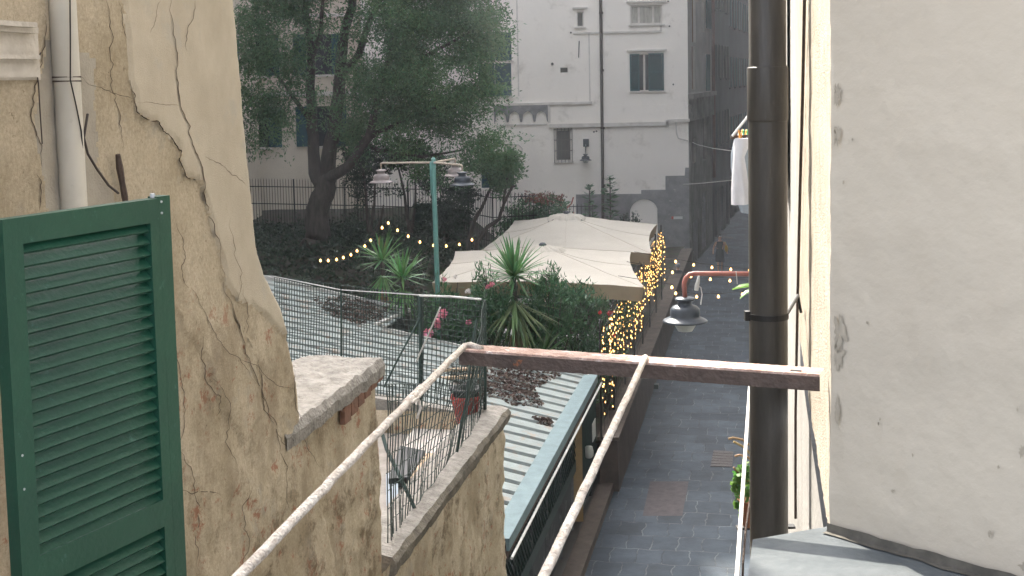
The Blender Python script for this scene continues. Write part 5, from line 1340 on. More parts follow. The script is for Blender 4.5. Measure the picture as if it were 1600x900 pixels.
Cs = np.concatenate(Cs); D_, W_ = rand_dirs(len(Cs), .5); leaf_obj('foliage', Cs, D_, W_, .032, .022, M_BRIGHT, o)
m = MB()
for q in ([(1178, 700), (1160, 687), (1145, 684), (1138, 686)], [(1178, 718), (1165, 700), (1152, 693), (1146, 690)], [(1180, 725), (1168, 714), (1155, 711), (1148, 713)], [(1178, 760), (1160, 745), (1150, 735), (1146, 730)]):
    m.tube([P(a, b, 5.6) for a, b in q], .005, 6)
part('tendrils', m, M_DRYL, o)
GO = P(1180, 452, 9); o = thing('hanging_plant', 'bright green broad leaved plant reaching out from behind the drainpipe level with the lamp bracket', 'plant', GO)
m = MB()
for q in ([(1190, 458), (1172, 447), (1157, 449), (1144, 452)], [(1190, 462), (1175, 455), (1165, 459), (1156, 466)], [(1192, 455), (1185, 440), (1180, 430), (1176, 426)]):
    pts = [P(a, b, 9) for a, b in q]
    rows = []
    for i, p in enumerate(pts):
        wv = (.03, .045, .04, .004)[i]; rows.append([p + Vector((0, wv, .35 * wv)), p + Vector((0, 0, -.006)), p + Vector((0, -wv, .35 * wv))])
    m.grid(rows)
part('leaves', m, M_BRIGHT, o, True)
m = MB(); m.tube([P(1190, 458, 9), RW(9, P(1190, 470, 9).z)], .01, 6); m.lathe(P(1190, 470, 9), [(.06, -.1), (.08, .03), (0, .02)], 12); part('pot', m, M_BLACK, o)
# laundry
LY = 14.5
o = thing('laundry_rack', 'small clothes rack on the right wall with coloured pegs, above the alley', 'clothes rack', P(1150, 215, LY))
za = P(1142, 214, LY).z
m = MB(); m.bar(P(1142, 214.5, LY), RW(LY + .2, za), .025, .04); part('arm', m, M_RUSTD, o)
m = MB(); m.bar(P(1142, 214.5, LY + 1.1) - Vector((-.2, 0, 0)), RW(LY + 1.3, za), .025, .04); part('arm', m, M_RUSTD, o)
m = MB(); m.tube([P(1144, 213, LY), P(1170, 180, LY), P(1185, 160, LY)], .015, 6); part('strut', m, M_WPLAST, o)
m = MB()
for i in range(4): m.tube([P(1146 + i * 7, 215, LY) , P(1146 + i * 7, 215, LY) + Vector((.2, 1.1, .0))], .004, 5)
part('wires', m, M_WPLAST, o)
for i, (px, mt) in enumerate(((1155, M_YEL), (1158.5, M_YEL), (1162, M_GRN), (1165, M_YEL), (1168, M_GRN))):
    c = P(px, 210, LY + .05 * i); m = MB(); m.obox(c, (.006, 0, .004), (0, .02, 0), (.012 * (1 if i % 2 else -1) * .6, 0, .05)); part('peg', m, mt, o)
def garment(pts_l, pts_r, Y, dep, mat, name, label):
    rows = []
    n_ = len(pts_l)
    for i in range(n_):
        (xl, yl), (xr, yr) = pts_l[i], pts_r[i]; row = []
        for k in range(17):
            a = 2 * math.pi * k / 16; u = .5 - .5 * math.cos(a)
            p = P(xl + (xr - xl) * u, yl + (yr - yl) * u, Y); fold = .03 * math.sin(a * 5 + i * .3) * (i / n_)
            row.append(p + Vector((0, dep * math.sin(a) + fold, .0)))
        rows.append(row)
    m = MB(); m.grid(rows); m.add(rows[0][:-1], [tuple(range(16))])
    return single(name, m, mat, label, 'garment', smooth=True)
garment([(1149, 216), (1146, 225), (1146, 245), (1144, 270), (1143, 295), (1143, 320)], [(1170, 216), (1170, 228), (1163, 245), (1167, 270), (1170, 295), (1172, 318)], LY, .10, M_CLOTH, 'hanging_shirt', 'white shirt hanging from the clothes rack beside the drainpipe, in front of the dark alley')
garment([(1147, 218), (1142, 240), (1142, 262), (1146, 285), (1150, 310), (1158, 332)], [(1175, 217), (1176, 240), (1176, 262), (1176, 285), (1176, 310), (1176, 334)], LY + .5, .10, M_CLOTHB, 'hanging_trousers', 'greyer blue garment hanging behind the white shirt on the clothes rack')
# overhead wires
for pts, lab in (([(1075, 219, 62), (1090, 226, 62), (1115, 232, 58), (1145, 236, 50), (1180, 238, 40)], 'pale cable crossing the mouth of the far alley behind the white shirt'), ([(1068, 288, 60), (1100, 286, 58), (1140, 282, 52), (1180, 278, 44)], 'lower thin pale cable crossing the far alley')):
    m = MB(); m.tube([P(*q) for q in pts], .018, 5); single('overhead_cable', m, M_PCABLE, lab, 'cable')

# ------------------------------------------------------------------ people
def person(loc, yaw, label, skirt=True, hair=M_HAIR, cloth=M_DRESS, scale=1.0, arms='down', step=.14):
    o = thing('person', label, 'person', loc)
    cs_, sn_ = math.cos(yaw), math.sin(yaw)
    def W(x, y, z): return Vector(loc) + Vector((x * cs_ - y * sn_, x * sn_ + y * cs_, z)) * scale
    def skin(name, verts, edges, radii, mat, sub=1):
        me = bpy.data.meshes.new(name); base = Vector(loc); me.from_pydata([tuple(W(*v) - base) for v in verts], edges, [])
        ob = bpy.data.objects.new(name, me); COL.objects.link(ob); ob.parent = o; WL[ob.name] = base
        md = ob.modifiers.new('skin', 'SKIN'); md.use_smooth_shade = True
        for i, r in enumerate(radii):
            sv = me.skin_vertices[0].data[i]; sv.radius = (r * scale, r * scale) if not isinstance(r, tuple) else (r[0] * scale, r[1] * scale); sv.use_root = (i == 0)
        s2 = ob.modifiers.new('sub', 'SUBSURF'); s2.levels = sub; s2.render_levels = sub; me.materials.append(mat); return ob
    V = [(0, 0, .93), (0, 0, 1.12), (0, 0, 1.36), (0, 0, 1.46), (0, .01, 1.54), (0, .02, 1.64)]; rd = [.13, .12, .14, .07, .055, .095]
    Ed = [(0, 1), (1, 2), (2, 3), (3, 4), (4, 5)]
    V.append((0, .02, 1.72)); rd.append(.075); Ed.append((5, 6))
    for sg in (-1, 1):
        b = len(V)
        if arms == 'down': A = [(.19 * sg, 0, 1.38), (.25 * sg, -.02, 1.12), (.28 * sg, .06, .9), (.29 * sg, .09, .80)]
        else: A = [(.19 * sg, 0, 1.38), (.29 * sg, -.04, 1.13), (.33 * sg, .08, .95), (.33 * sg, .12, .86)]
        V += A; rd += [.055, .042, .032, .035]; Ed += [(2, b), (b, b + 1), (b + 1, b + 2), (b + 2, b + 3)]
        b = len(V); V += [(.09 * sg, 0, .85), (.10 * sg, step * sg * .6 + .02, .47), (.10 * sg, step * sg, .09), (.10 * sg, step * sg + .13, .03)]; rd += [.085, .06, .042, .035]
        Ed += [(0, b), (b, b + 1), (b + 1, b + 2), (b + 2, b + 3)]
    body = skin('body', V, Ed, rd, M_SKIN, 2)
    m = MB(); m.ell(W(0, -.01, 1.68), .098 * scale, .105 * scale, .105 * scale, 12, 8)
    if skirt: m.ell(W(0, -.07, 1.60), .085 * scale, .05 * scale, .12 * scale, 10, 6)
    part('hair', m, hair, o, True)
    # clothing as a closed tube round the trunk
    m = MB(); prof = [(1.45, .10, .075), (1.42, .165, .10), (1.32, .185, .125), (1.12, .155, .12), (.95, .19, .145), (.75, .205, .16), (.50, .215, .175)] if skirt else [(1.47, .09, .075), (1.43, .20, .11), (1.3, .215, .14), (1.1, .20, .14), (.9, .20, .145), (.8, .20, .15)]
    rows = []
    for z, rx, ry in prof:
        rows.append([W(rx * math.cos(2 * math.pi * k / 20) * (1 + .03 * math.sin(k * 3)), ry * math.sin(2 * math.pi * k / 20) + (.03 if z < .6 else 0), z) for k in range(21)])
    m.grid(rows); part('dress' if skirt else 'jacket', m, cloth, o, True)
    if not skirt:
        m = MB()
        for sg in (-1, 1): m.tube([W(.09 * sg, 0, .9), W(.10 * sg, step * sg * .6 + .02, .47), W(.10 * sg, step * sg, .07)], [.105 * scale, .085 * scale, .07 * scale], 12)
        part('trousers', m, M_DRESS, o, True)
        m = MB()
        for sg in (-1, 1): m.tube([W(.18 * sg, 0, 1.40), W(.25 * sg, -.02, 1.12), W(.28 * sg, .05, .93)], [.07 * scale, .06 * scale, .05 * scale], 10)
        part('sleeves', m, cloth, o, True)
    m = MB()
    for sg in (-1, 1): m.ell(W(.10 * sg, step * sg + .05, .035), .045 * scale, .12 * scale, .04 * scale, 10, 6)
    part('shoes', m, M_DRESS, o, True)
    return o, W
pl = G(1125, 425, 0)
o, W = person((pl.x, pl.y, 0), math.pi, 'woman in a black dress and sunglasses walking in the far alley with a yellow bag', arms='out')
m = MB(); m.ell(W(-.30, .03, 1.10), .085, .12, .17, 12, 8)
m.tube([W(-.24, 0, 1.42), W(-.32, .05, 1.25), W(-.30, .03, 1.2)], .012, 6); m.tube([W(-.22, -.04, 1.40), W(-.28, -.06, 1.25), W(-.30, -.02, 1.2)], .012, 6)
single('shoulder_bag', m, M_BAG, 'yellow cloth bag carried by the woman in black', 'bag', smooth=True)
m = MB(); 
for sg in (-1, 1): m.ell(W(.035 * sg, .115, 1.70), .028, .012, .02, 8, 5)
m.bar(W(-.07, .118, 1.705), W(.07, .118, 1.705), .006, .006); part('sunglasses', m, M_WPLAST, o)
pl = G(1059, 474, 0)
person((pl.x + .02, pl.y, 0), .2, 'grey haired person in dark clothes standing beside the low brown wall behind the street lamp', skirt=False, hair=M_GHAIR, cloth=pm('dark grey jacket', (.06, .055, .06), (.04, .04, .042), 5, .9), scale=.93, step=.05)
# ------------------------------------------------------------------ garden iron fence
IF = thing('garden_railing', 'tall black iron railing running along the back of the garden in front of the buildings', 'fence', (-5, 51, 3.3))
fpts = [(G(385, 352, 3.26), 2.0), (G(560, 357, 3.26), 2.0), (G(690, 362, 3.26), 1.95), (G(771, 380, 3.26), 1.9), (G(840, 376, 3.26), 1.75)]
m = MB(); mp_ = []; mr_ = MB()
for (a, h1), (b, h2) in zip(fpts, fpts[1:]):
    n_ = int((b - a).length / .135)
    for i in range(n_):
        p = a + (b - a) * (i / n_); p.z = 3.2; h = h1 + (h2 - h1) * i / n_
        m.add([p + Vector(v) for v in ((-.011, -.011, -.15), (.011, -.011, -.15), (0, .011, -.15), (-.011, -.011, h), (.011, -.011, h), (0, .011, h), (0, 0, h + .09))], [(0, 1, 4, 3), (1, 2, 5, 4), (2, 0, 3, 5), (3, 4, 6), (4, 5, 6), (5, 3, 6)])
    for z in (.12, 1.0, 1.72):
        mr_.bar(Vector((a.x, a.y, 3.2 + z)), Vector((b.x, b.y, 3.2 + z)), .015, .035)
    k = 0
    while k < (b - a).length:
        p = a + (b - a).normalized() * k; mp_.append(((p.x, p.y, 3.0), (p.x, p.y, 3.2 + h1 + .05))); k += 2.4
part('bars', m, M_CABLE, IF); part('rails', mr_, M_CABLE, IF); 
for a, b in mp_: m = MB(); m.bar(a, b, .05, .05); part('post', m, M_CABLE, IF)
o = thing('short_railing', 'short run of black spiked railing behind the peak of the farther parasol', 'railing', P(898, 330, 53))
m = MB()
for i in range(11):
    p = P(866 + i * 6.0, 319, 53); m.bar((p.x, p.y, 1.0), (p.x, p.y, p.z), .022, .022)
part('bars', m, M_CABLE, o); m = MB(); a, b = P(864, 323, 53), P(930, 322, 53); m.bar(a, b, .03, .03); part('rail', m, M_CABLE, o)
m = MB(); fpt = G(665, 352, 3.2); m.box(fpt.x - .38, fpt.x + .38, fpt.y - 1.3, fpt.y - .9, 2.9, P(665, 316, fpt.y).z); m.box(fpt.x - .41, fpt.x + .41, fpt.y - 1.33, fpt.y - .87, P(665, 316, fpt.y).z, P(665, 316, fpt.y).z + .05)
single('utility_cabinet', m, M_DKGREEN, 'dark green cabinet among the shrubs behind the teal lamp post', 'cabinet')

# ------------------------------------------------------------------ trees
def limb(m, pts, r0, r1, n_=10):
    q = []
    for a, b in zip(pts, pts[1:]):
        for k in range(5): q.append(a + (b - a) * k / 5)
    q.append(pts[-1]); N_ = len(q)
    q = [p + Vector((fb(i * .25, 1, r0 * 9), fb(i * .25, 5, r0 * 9), 0)) * r0 * .35 for i, p in enumerate(q)]
    m.tube(q, [r0 + (r1 - r0) * i / (N_ - 1) for i in range(N_)], n_, .05)
def crown(name, blobs, nleaf, per, lsize, mat, par, spread=.32, flat=.45, aspect=.42, gaps=0.0, gs=.35, updir=0.0):
    """blobs (centre, radii, weight). leaves gathered in flattened sprays with holes between them"""
    wts = np.array([b[2] * b[1][0] * b[1][1] * b[1][2] for b in blobs]); wts = wts / wts.sum(); outs = []; dirs = []
    nsp = nleaf // per
    for (c, r, _), wt in zip(blobs, wts):
        k = int(nsp * wt * 1.6) + 4; pts = ellipsoid_pts(c, r, k, .25)
        keep = []
        for p in pts:
            if fb(p[0] * gs, p[1] * gs, p[2] * gs * 1.3, 3) > gaps: keep.append(p)
        keep = keep[:max(3, int(nsp * wt))]
        for p in keep:
            out = p - np.array(c); out = out / (np.linalg.norm(out) + 1e-6)
            ax = out * .8 + rng.normal(size=3) * .5 + np.array([0, 0, -.15 + updir]); ax /= np.linalg.norm(ax)
            tt = rng.random((per, 1)); lat = rng.normal(size=(per, 3)) * np.array([1, 1, flat]) * spread * .35
            q = p + ax * spread * 2.2 * (tt - .5) + lat; outs.append(q); dirs.append(ax + rng.normal(size=(per, 3)) * .55)
    C_ = np.concatenate(outs); D_ = unit(np.concatenate(dirs)); W_ = unit(np.cross(D_, rng.normal(size=D_.shape) * np.array([.6, .6, 1])))
    ls = rng.uniform(.7, 1.35, len(C_)) * lsize
    return leaf_obj(name, C_, D_, W_, ls, ls * aspect, mat, par)
def B(px, py, Y, rx, ry=None, rz=None, w_=1.0):
    """blob given by picture position and size in metres"""
    return (P(px, py, Y), (rx, ry or rx, rz or rx * .8), w_)
TY = 46
def tp_(px, py, Y=TY): return P(px, py, Y)
base = tp_(490, 410); base.z = gz(base.x, base.y) - .1
T1 = thing('tree', 'big feathery leaved tree with a dark forked trunk, left of the teal lamp post', 'tree', base)
m = MB()
limb(m, [base, tp_(497, 360), tp_(503, 310), tp_(512, 268)], .50, .34, 14)
limb(m, [tp_(504, 300), tp_(492, 262), tp_(486, 200), tp_(487, 120), tp_(482, 40), tp_(470, -60)], .26, .10)
limb(m, [tp_(510, 275), tp_(522, 205), tp_(527, 135), tp_(538, 60), tp_(552, -20), tp_(560, -90)], .30, .10)
limb(m, [tp_(512, 280), tp_(542, 262, 45), tp_(575, 215, 44), tp_(597, 140, 43.5), tp_(612, 60, 43)], .22, .07)
limb(m, [tp_(527, 130), tp_(560, 85, 46), tp_(585, 20, 45), tp_(620, -60, 44)], .17, .06)
limb(m, [tp_(487, 95), tp_(500, 55, 45), tp_(505, 0, 44)], .12, .05)
limb(m, [tp_(575, 215, 44), tp_(630, 190, 43.5), tp_(700, 160, 43)], .11, .03); limb(m, [tp_(597, 140, 43.5), tp_(660, 90, 43), tp_(735, 50, 43)], .10, .03)
limb(m, [tp_(525, 190), tp_(590, 235, 45), tp_(660, 245, 44), tp_(720, 235, 44)], .10, .03); limb(m, [tp_(486, 190), tp_(450, 140), tp_(410, 90)], .10, .03)
part('trunk', m, M_TRUNK, T1, True)
bl = [B(700, 60, 43, 2.0, 1.9, 1.5), B(640, 30, 43, 1.7), B(745, 20, 43.3, .9, 1, 1.0), B(675, 130, 43, 1.8, 1.8, 1.3), B(735, 150, 43.5, 1.2, 1.2, .9), B(610, 120, 43.5, 1.4, 1.5, 1.2), B(650, 200, 44, 1.8, 1.6, 1.0), B(725, 215, 44, 1.3, 1.2, .9),
      B(585, 215, 45, 1.2, 1.2, .9, .9), B(690, 265, 44.5, 1.2, 1, .6), B(745, 270, 44.6, .8, .8, .5), B(570, 170, 44, 1.0, 1, .9, .8), B(545, 60, 45, .8, 1, .7, .5), B(575, 10, 45, .9, 1, .7, .6),
      B(430, 60, 45, 1.5, 1.4, 1.6), B(410, 140, 46, 1.1, 1.1, 1.4), B(455, 150, 45.5, .8, .9, 1.3, .8), B(480, 30, 45, 1.0, 1, 1.0, .8), B(400, 210, 47, .8, .9, .9, .6), B(450, 225, 47, .6, .7, .6, .35), B(700, -70, 43, 2.2, 2, 1.8), B(600, -90, 44, 2.4, 2, 2.0), B(480, -80, 45, 2.4, 2, 1.8), B(780, -60, 43.5, 1.2, 1.2, 1.0, .7), B(770, 215, 44.5, .6, .7, .6, .6), B(773, 120, 44.5, .5, .6, .5, .35), B(785, 20, 43.3, .5, .5, .35, .5), B(792, 60, 43.4, .35, .4, .2, .4), B(790, 170, 44, .35, .4, .2, .5), B(798, 215, 44.4, .3, .4, .18, .4), B(520, 110, 44.5, .8, .6, .7, .5), B(420, 10, 45, 1.2, 1, 1, .8), B(500, 170, 45, .7, .6, .7, .5), B(560, 120, 44.5, .8, .8, .8, .8), B(440, 190, 46, .9, .8, .7, .5), B(530, 190, 45, .5, .6, .5, .4)]
crown('crown', bl, 190000, 20, .125, M_LEAF, T1, .40, flat=.35, gaps=-.16, gs=.7, aspect=.36)
# dark evergreen clumps below
for k, (lab, blobs, n_) in enumerate((('dense dark evergreen shrub in the shade just right of the forked tree', [B(585, 262, 48, 1.2, 1.2, 1.2), B(560, 225, 48, 1.0, 1, .9), B(600, 320, 47.5, 1.1, 1.1, 1.1), B(575, 360, 47, 1.1, 1.0, .9)], 9000),
                                      ('dark rounded evergreen shrub directly behind the teal lamp post', [B(648, 265, 48.5, 1.3, 1.2, 1.1), B(615, 235, 48.5, 1.2, 1, .9), B(640, 345, 47.5, .9, 1, 1.0)], 8000),
                                      ('dark shrub right of the teal lamp post, against the iron railing', [B(708, 322, 47.6, .75, .8, .9), B(728, 300, 48, .5, .6, .5), B(690, 350, 47, .7, .7, .7)], 5000))):
    c = blobs[-1][0]; g = gz(c.x, c.y); o = thing('evergreen_shrub', lab, 'shrub', (c.x, c.y, g), 'dark shrubs at the back of the garden')
    m = MB(); 
    for b in blobs: limb(m, [Vector((c.x, c.y, g)), (Vector((c.x, c.y, g)) + b[0]) / 2 + Vector((.1, 0, 0)), b[0]], .08, .03, 6)
    part('stems', m, M_TRUNK, o); crown('foliage', blobs, n_, 14, .13, M_LEAF2, o, .26, gaps=-.2)
# two slender leaning trees
def slim(lab, paths, blobs, n_):
    b = paths[0][0]; g = gz(b.x, b.y); o = thing('slender_tree', lab, 'tree', (b.x, b.y, g), 'slender trees by the railing'); m = MB()
    for p in paths: limb(m, ([Vector((p[0].x, p[0].y, g))] if p is paths[0] else []) + p, .10 if p is paths[0] else .06, .03, 8)
    part('trunk', m, M_TRUNK, o, True); crown('crown', blobs, n_, 14, .12, M_LEAF, o, .24, gaps=-.25)
q = lambda a, b, Y=46.5: P(a, b, Y)
slim('slender leaning tree with dark bare stem crossing the railing just left of the farther parasol', [[q(732, 375), q(742, 345), q(757, 315), q(768, 290), q(776, 262)], [q(768, 290), q(757, 268)]], [B(778, 262, 46.5, .55, .6, .5), B(760, 250, 46.5, .5, .5, .5), B(790, 285, 46.5, .35, .4, .3)], 3600)
slim('second slender tree with a crooked stem, its crown beside the dark green door', [[q(745, 378, 46), q(762, 355, 46), q(780, 342, 46), q(787, 318, 46), q(790, 292, 46), q(795, 265, 46)], [q(787, 318, 46), q(800, 292, 46), q(806, 290, 46)]], [B(795, 262, 46, .5, .5, .5), B(783, 288, 46, .4, .4, .35), B(800, 245, 46, .35, .4, .3)], 3000)
# red topped shrub
c = P(850, 330, 50); o = thing('red_topped_shrub', 'round green shrub with reddish new growth behind the farther parasol', 'shrub', (c.x, c.y, 1.1)); m = MB()
for dx in (-.5, -.2, .2, .5): limb(m, [Vector((c.x + dx * .3, c.y, 1.1)), c + Vector((dx, 0, 0))], .04, .02, 6)
part('stems', m, M_TRUNK, o); crown('foliage', [B(820, 330, 50, .75, .7, .55), B(855, 328, 50, .8, .7, .6), B(800, 345, 50, .5, .5, .4), B(840, 350, 50, 1.2, .8, .5), B(790, 362, 50, .5, .5, .6)], 6500, 12, .12, M_OLEA, o, .22, gaps=-.4, updir=.4)
crown('red_shoots', [B(835, 309, 50, .55, .5, .16), B(862, 312, 50, .45, .4, .22)], 900, 8, .10, M_REDL, o, .16, gaps=-1, updir=.6)
c = P(886, 325, 51); o = thing('red_stemmed_plant', 'bare coral red stems rising behind the peak of the farther parasol', 'plant', (c.x, c.y, 1.1)); m = MB()
for q_ in ([(880, 350), (882, 325), (876, 312), (879, 303)], [(882, 330), (874, 316)], [(881, 350), (886, 325), (893, 318), (896, 308)], [(884, 345), (897, 332)], [(878, 350), (877, 330), (871, 322)]):
    m.tube([P(a, b, 51) for a, b in q_], .03, 6)
m.tube([(c.x, c.y, 1.1), P(881, 348, 51)], .04, 6); part('stems', m, M_REDT, o)
# tall big leaved plants by the downpipe
def stalk(lab, px, ytop, Y, wpx):
    t_ = P(px, ytop, Y); o = thing('tall_leafy_plant', lab, 'plant', (t_.x, t_.y, 1.1), 'tall leafy plants by the downpipe')
    m = MB(); m.tube([(t_.x, t_.y, 1.1), t_ - Vector((0, 0, .2))], .03, 6); part('stem', m, M_TRUNK, o)
    Cc, Dd = [], []; z = t_.z
    while z > P(px, 348, Y).z:
        f = (t_.z - z); w_ = min(.12 + f * .45, wpx * Y / 2000)
        for k in range(9 if f > .6 else 5):
            a = random.random() * 6.28; d = Vector((math.cos(a), math.sin(a), random.uniform(-.1, .9 if f < .3 else .5))).normalized(); Cc.append(Vector((t_.x, t_.y, z)) + d * w_ * random.uniform(.4, 1)); Dd.append(d)
        z -= .085
    Cc, Dd = np.array(Cc), np.array(Dd); W_ = unit(np.cross(Dd, np.array([0, 0, 1.0]) + rng.normal(size=Dd.shape) * .3)); leaf_obj('leaves', Cc, Dd, W_, .34, .13, M_OLEA, o)
stalk('tall leafy plant just right of the long brown downpipe, with a pointed tip', 953, 276, 57.5, 13); stalk('shorter leafy plant just left of the long brown downpipe', 921, 291, 57.5, 11)
for px, py, lab in ((975, 346, 'small clipped shrub behind the farther parasol, left of its neighbour and of the arched niche'), (989, 345, 'small dark clipped conical shrub in front of the pale arched niche')):
    t_ = P(px, py - 12, 54); o = thing('clipped_shrub', lab, 'shrub', (t_.x, t_.y, 1.1), 'small clipped shrubs'); m = MB(); m.tube([(t_.x, t_.y, 1.1), t_], .03, 6); part('stem', m, M_TRUNK, o)
    crown('foliage', [((t_.x, t_.y, t_.z - .45), (.28, .28, .5), 1), ((t_.x, t_.y, t_.z - 1.5), (.35, .35, .8), 1)], 1500, 10, .09, M_LEAF2, o, .09, gaps=-2)

# ------------------------------------------------------------------ yuccas
def yucca(lab, crown_c, gz_, tiers, trunk_r=.07, top_off=None):
    base_ = Vector((crown_c.x, crown_c.y, gz_)); o = thing('yucca', lab, 'yucca', base_, 'yuccas in the garden')
    m = MB(); limb(m, [base_, (base_ + crown_c) / 2 + Vector((.03, 0, 0)), crown_c], trunk_r, trunk_r * .75, 8); part('trunk', m, M_TRUNK, o, True)
    for ti, (dz, n_, L_, e0, e1, wd, mat, nm) in enumerate(tiers):
        m = MB()
        for i in range(n_):
            a = 2.399 * i + random.uniform(-.3, .3); el = e0 + (e1 - e0) * (i / n_) + random.uniform(-.12, .12); l_ = L_ * random.uniform(.78, 1.12)
            h = Vector((math.cos(a), math.sin(a), 0)); s_ = Vector((-h.y, h.x, 0)); p = crown_c + Vector((0, 0, dz + random.uniform(-.08, .04))) + h * .03; L1, Mm, L2 = [], [], []
            for k in range(7):
                u = k / 6; w_ = wd * (.55, .9, 1, .95, .75, .45, .02)[k] / 2; e_ = el - u * u * .35 * (1 if el > 0 else .3); 
                d = h * math.cos(e_) + Vector((0, 0, math.sin(e_))); nu = s_.cross(d)
                L1.append(p + s_ * w_ + nu * w_ * .35); Mm.append(p.copy()); L2.append(p - s_ * w_ + nu * w_ * .35); p = p + d * (l_ / 6)
            m.grid([L1, Mm, L2])
        part(nm, m, mat, o)
    return o
cA = P(803, 428, 29.6)
yucca('tall yucca with long drooping lower leaves, its spiky crown before the nearer parasol', cA, 1.1, [(0, 84, .98, 1.45, -.45, .075, M_YUCCA, 'leaves'), (-.65, 74, 1.3, -.2, -1.3, .075, pm('old yucca leaves', (.11, .17, .06), (.07, .12, .045), 1.2, .6, island=.35), 'drooping_leaves'), (-1.3, 14, .7, -1.1, -1.5, .06, M_DRYL, 'dry_skirt')])
yucca('yucca with a dry brown spike, left one of the pair by the shed roof\'s corner', P(597, 404, 31.5), gz(P(597, 404, 31.5).x, 31.5), [(0, 44, .78, 1.35, -.4, .06, M_YUCCA, 'leaves'), (-.4, 26, .75, -.6, -1.35, .055, M_YUCCA, 'drooping_leaves'), (-.75, 22, .6, -1.0, -1.5, .06, M_DRYL, 'dry_skirt'), (.1, 3, .55, 1.5, 1.4, .09, M_DRYL, 'flower_spike')])
yucca('bright green yucca, right one of the pair by the shed roof\'s corner', P(629, 431, 30.3), 1.1, [(0, 46, .80, 1.4, -.3, .06, M_YUCCA, 'leaves'), (-.3, 26, .8, -.5, -1.3, .06, M_YUCCA, 'drooping_leaves')])
yucca('small young yucca with broad upright leaves, just above the rusty bar near the fairy lights', P(897, 553, 30.5), 1.1, [(0, 22, .75, 1.4, .2, .09, M_YUCCA, 'leaves')], .05)
yucca('young dark spiky plant low beside the tall yucca, just above the rusty bar', P(848, 550, 29.5), 1.1, [(0, 26, .8, 1.3, .0, .08, M_YUCCA, 'leaves')], .05)
# ------------------------------------------------------------------ oleanders
def oleander(lab, blobs, n_, flowers=(), fm=M_PINK):
    c = blobs[0][0]; g = 1.1; o = thing('oleander', lab, 'oleander', (c.x, c.y, g), 'oleander hedge behind the shed roof'); m = MB()
    for b in blobs:
        for _ in range(4):
            e = b[0] + Vector((random.uniform(-.4, .4) * b[1][0] * 2, random.uniform(-.3, .3), b[1][2] * random.uniform(.2, 1))); limb(m, [Vector((c.x + random.uniform(-.1, .1), c.y, g)), (Vector((c.x, c.y, g)) + e) / 2, e], .022, .008, 5)
    part('stems', m, M_TRUNK, o)
    crown('foliage', blobs, n_, 12, .16, M_OLEA, o, .19, flat=1.4, aspect=.2, gaps=.0, gs=2.0, updir=1.6)
    for (px, py, Y, r, k, mt) in flowers:
        C_ = ellipsoid_pts(P(px, py, Y), (r, r, r * 1.0), k); D_, W_ = rand_dirs(k); f = leaf_obj('flowers', C_, D_, W_, .075, .07, mt, o)
Y0 = 29.3
oleander('oleander with clusters of pink flowers behind the green mesh fence post', [B(700, 510, Y0, .75, .5, .8), B(672, 540, Y0, .45, .4, .5), B(735, 520, Y0 + .2, .5, .5, .7), B(700, 455, Y0, .45, .4, .3, .3)], 5200,
         [(691, 490, Y0 - .8, .11, 110, M_PINK), (683, 502, Y0 - .6, .08, 50, M_PINK), (684, 510, Y0 - .6, .07, 40, M_PINK), (669, 521, Y0 - .8, .11, 90, M_PINK), (732, 503, Y0 - .5, .06, 24, M_PINK), (694, 436, Y0, .05, 14, M_PINK), (731, 455, Y0 - .3, .06, 24, M_WPET), (710, 432, Y0, .05, 10, M_WPET)])
oleander('oleander filling the space between the pink flowered one and the tall yucca', [B(770, 470, Y0 + .2, .5, .5, .6), B(765, 530, Y0 + .3, .5, .5, .6), B(757, 430, Y0 + .4, .25, .3, .25, .5)], 3400, [(768, 445, Y0, .06, 24, M_PINK), (762, 448, Y0, .05, 16, M_PINK)])
oleander('full oleander right behind the tall yucca, its tips over the nearer parasol', [B(850, 475, Y0 + .6, .6, .5, .65), B(862, 440, Y0 + .6, .3, .3, .3), B(835, 520, Y0 + .6, .55, .5, .6), B(880, 500, Y0 + .7, .45, .5, .6)], 6200)
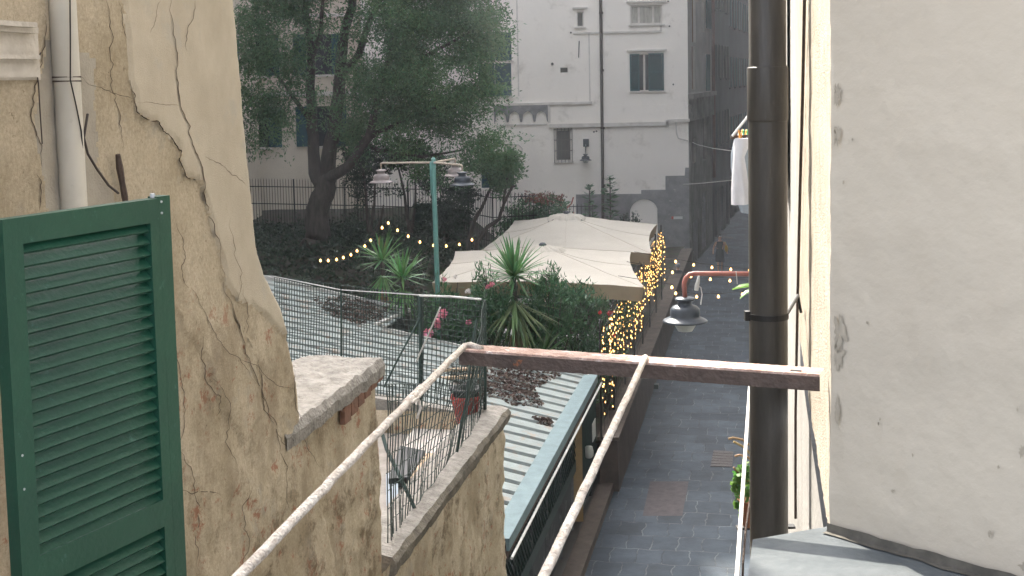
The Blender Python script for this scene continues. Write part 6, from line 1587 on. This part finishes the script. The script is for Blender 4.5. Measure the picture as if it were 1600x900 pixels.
oleander('oleander under the nearer parasol\'s right half with a red blossom', [B(905, 480, Y0 + 1.2, .6, .5, .55), B(930, 510, Y0 + 1.4, .55, .5, .6), B(905, 560, Y0 + .8, .6, .5, .5)], 5600, [(953, 490, Y0 + .8, .07, 22, M_RED), (938, 488, Y0 + .8, .04, 8, M_RED), (958, 525, Y0 + .8, .05, 8, M_RED)])
oleander('oleander hanging into the fairy lights at the near end of the low brown wall', [B(948, 545, Y0 + .8, .5, .4, .7), B(962, 500, Y0 + 2, .4, .4, .5), B(975, 470, Y0 + 4, .4, .5, .4)], 3600)
oleander('low oleander below the rusty bar, beyond the far edge of the shed roof', [B(850, 590, Y0 - .1, 1.2, .35, .45), B(920, 600, Y0 - .4, .45, .3, .45)], 3600)
# ground cover and ivy on the bank
pts = []
while len(pts) < 26000:
    x, y = random.uniform(-12, 1.5), random.uniform(30, 53)
    if y > 46 or x < 1.0 - (46 - y) * .02:
        if x > -2.3 and 30.5 < y < 40: continue
        pts.append((x, y, gz(x, y) + abs(random.gauss(0, .18)) + .25 * max(0, fb(x * .5, y * .5, 3))))
C_ = np.array(pts); D_, W_ = rand_dirs(len(C_), .4); o = leaf_obj('ground_cover', C_, D_, W_, rng.uniform(.09, .2, len(C_)), rng.uniform(.05, .1, len(C_)), M_LEAF2)
tagit(o, 'dark ground cover and ivy over the shaded garden bank', 'ground cover', None, 'stuff')
# ------------------------------------------------------------------ air
if HAZE > 0:
    m = MB(); m.box(-45, 55, -8, 128, -1.2, 52); hz = mkobj('haze', m, [], None, (0, 0, 0)); hz['kind'] = 'stuff'; hz['label'] = 'thin sunlit haze'
    hm = bpy.data.materials.new('haze'); hm.use_nodes = True; t = hm.node_tree; t.nodes.remove(t.nodes['Principled BSDF'])
    pv = t.nodes.new('ShaderNodeVolumePrincipled'); pv.inputs['Color'].default_value = (.86, .92, 1.0, 1); pv.inputs['Density'].default_value = HAZE; pv.inputs['Anisotropy'].default_value = .35
    t.links.new(pv.outputs[0], t.nodes['Material Output'].inputs['Volume']); hz.data.materials.clear(); hz.data.materials.append(hm)
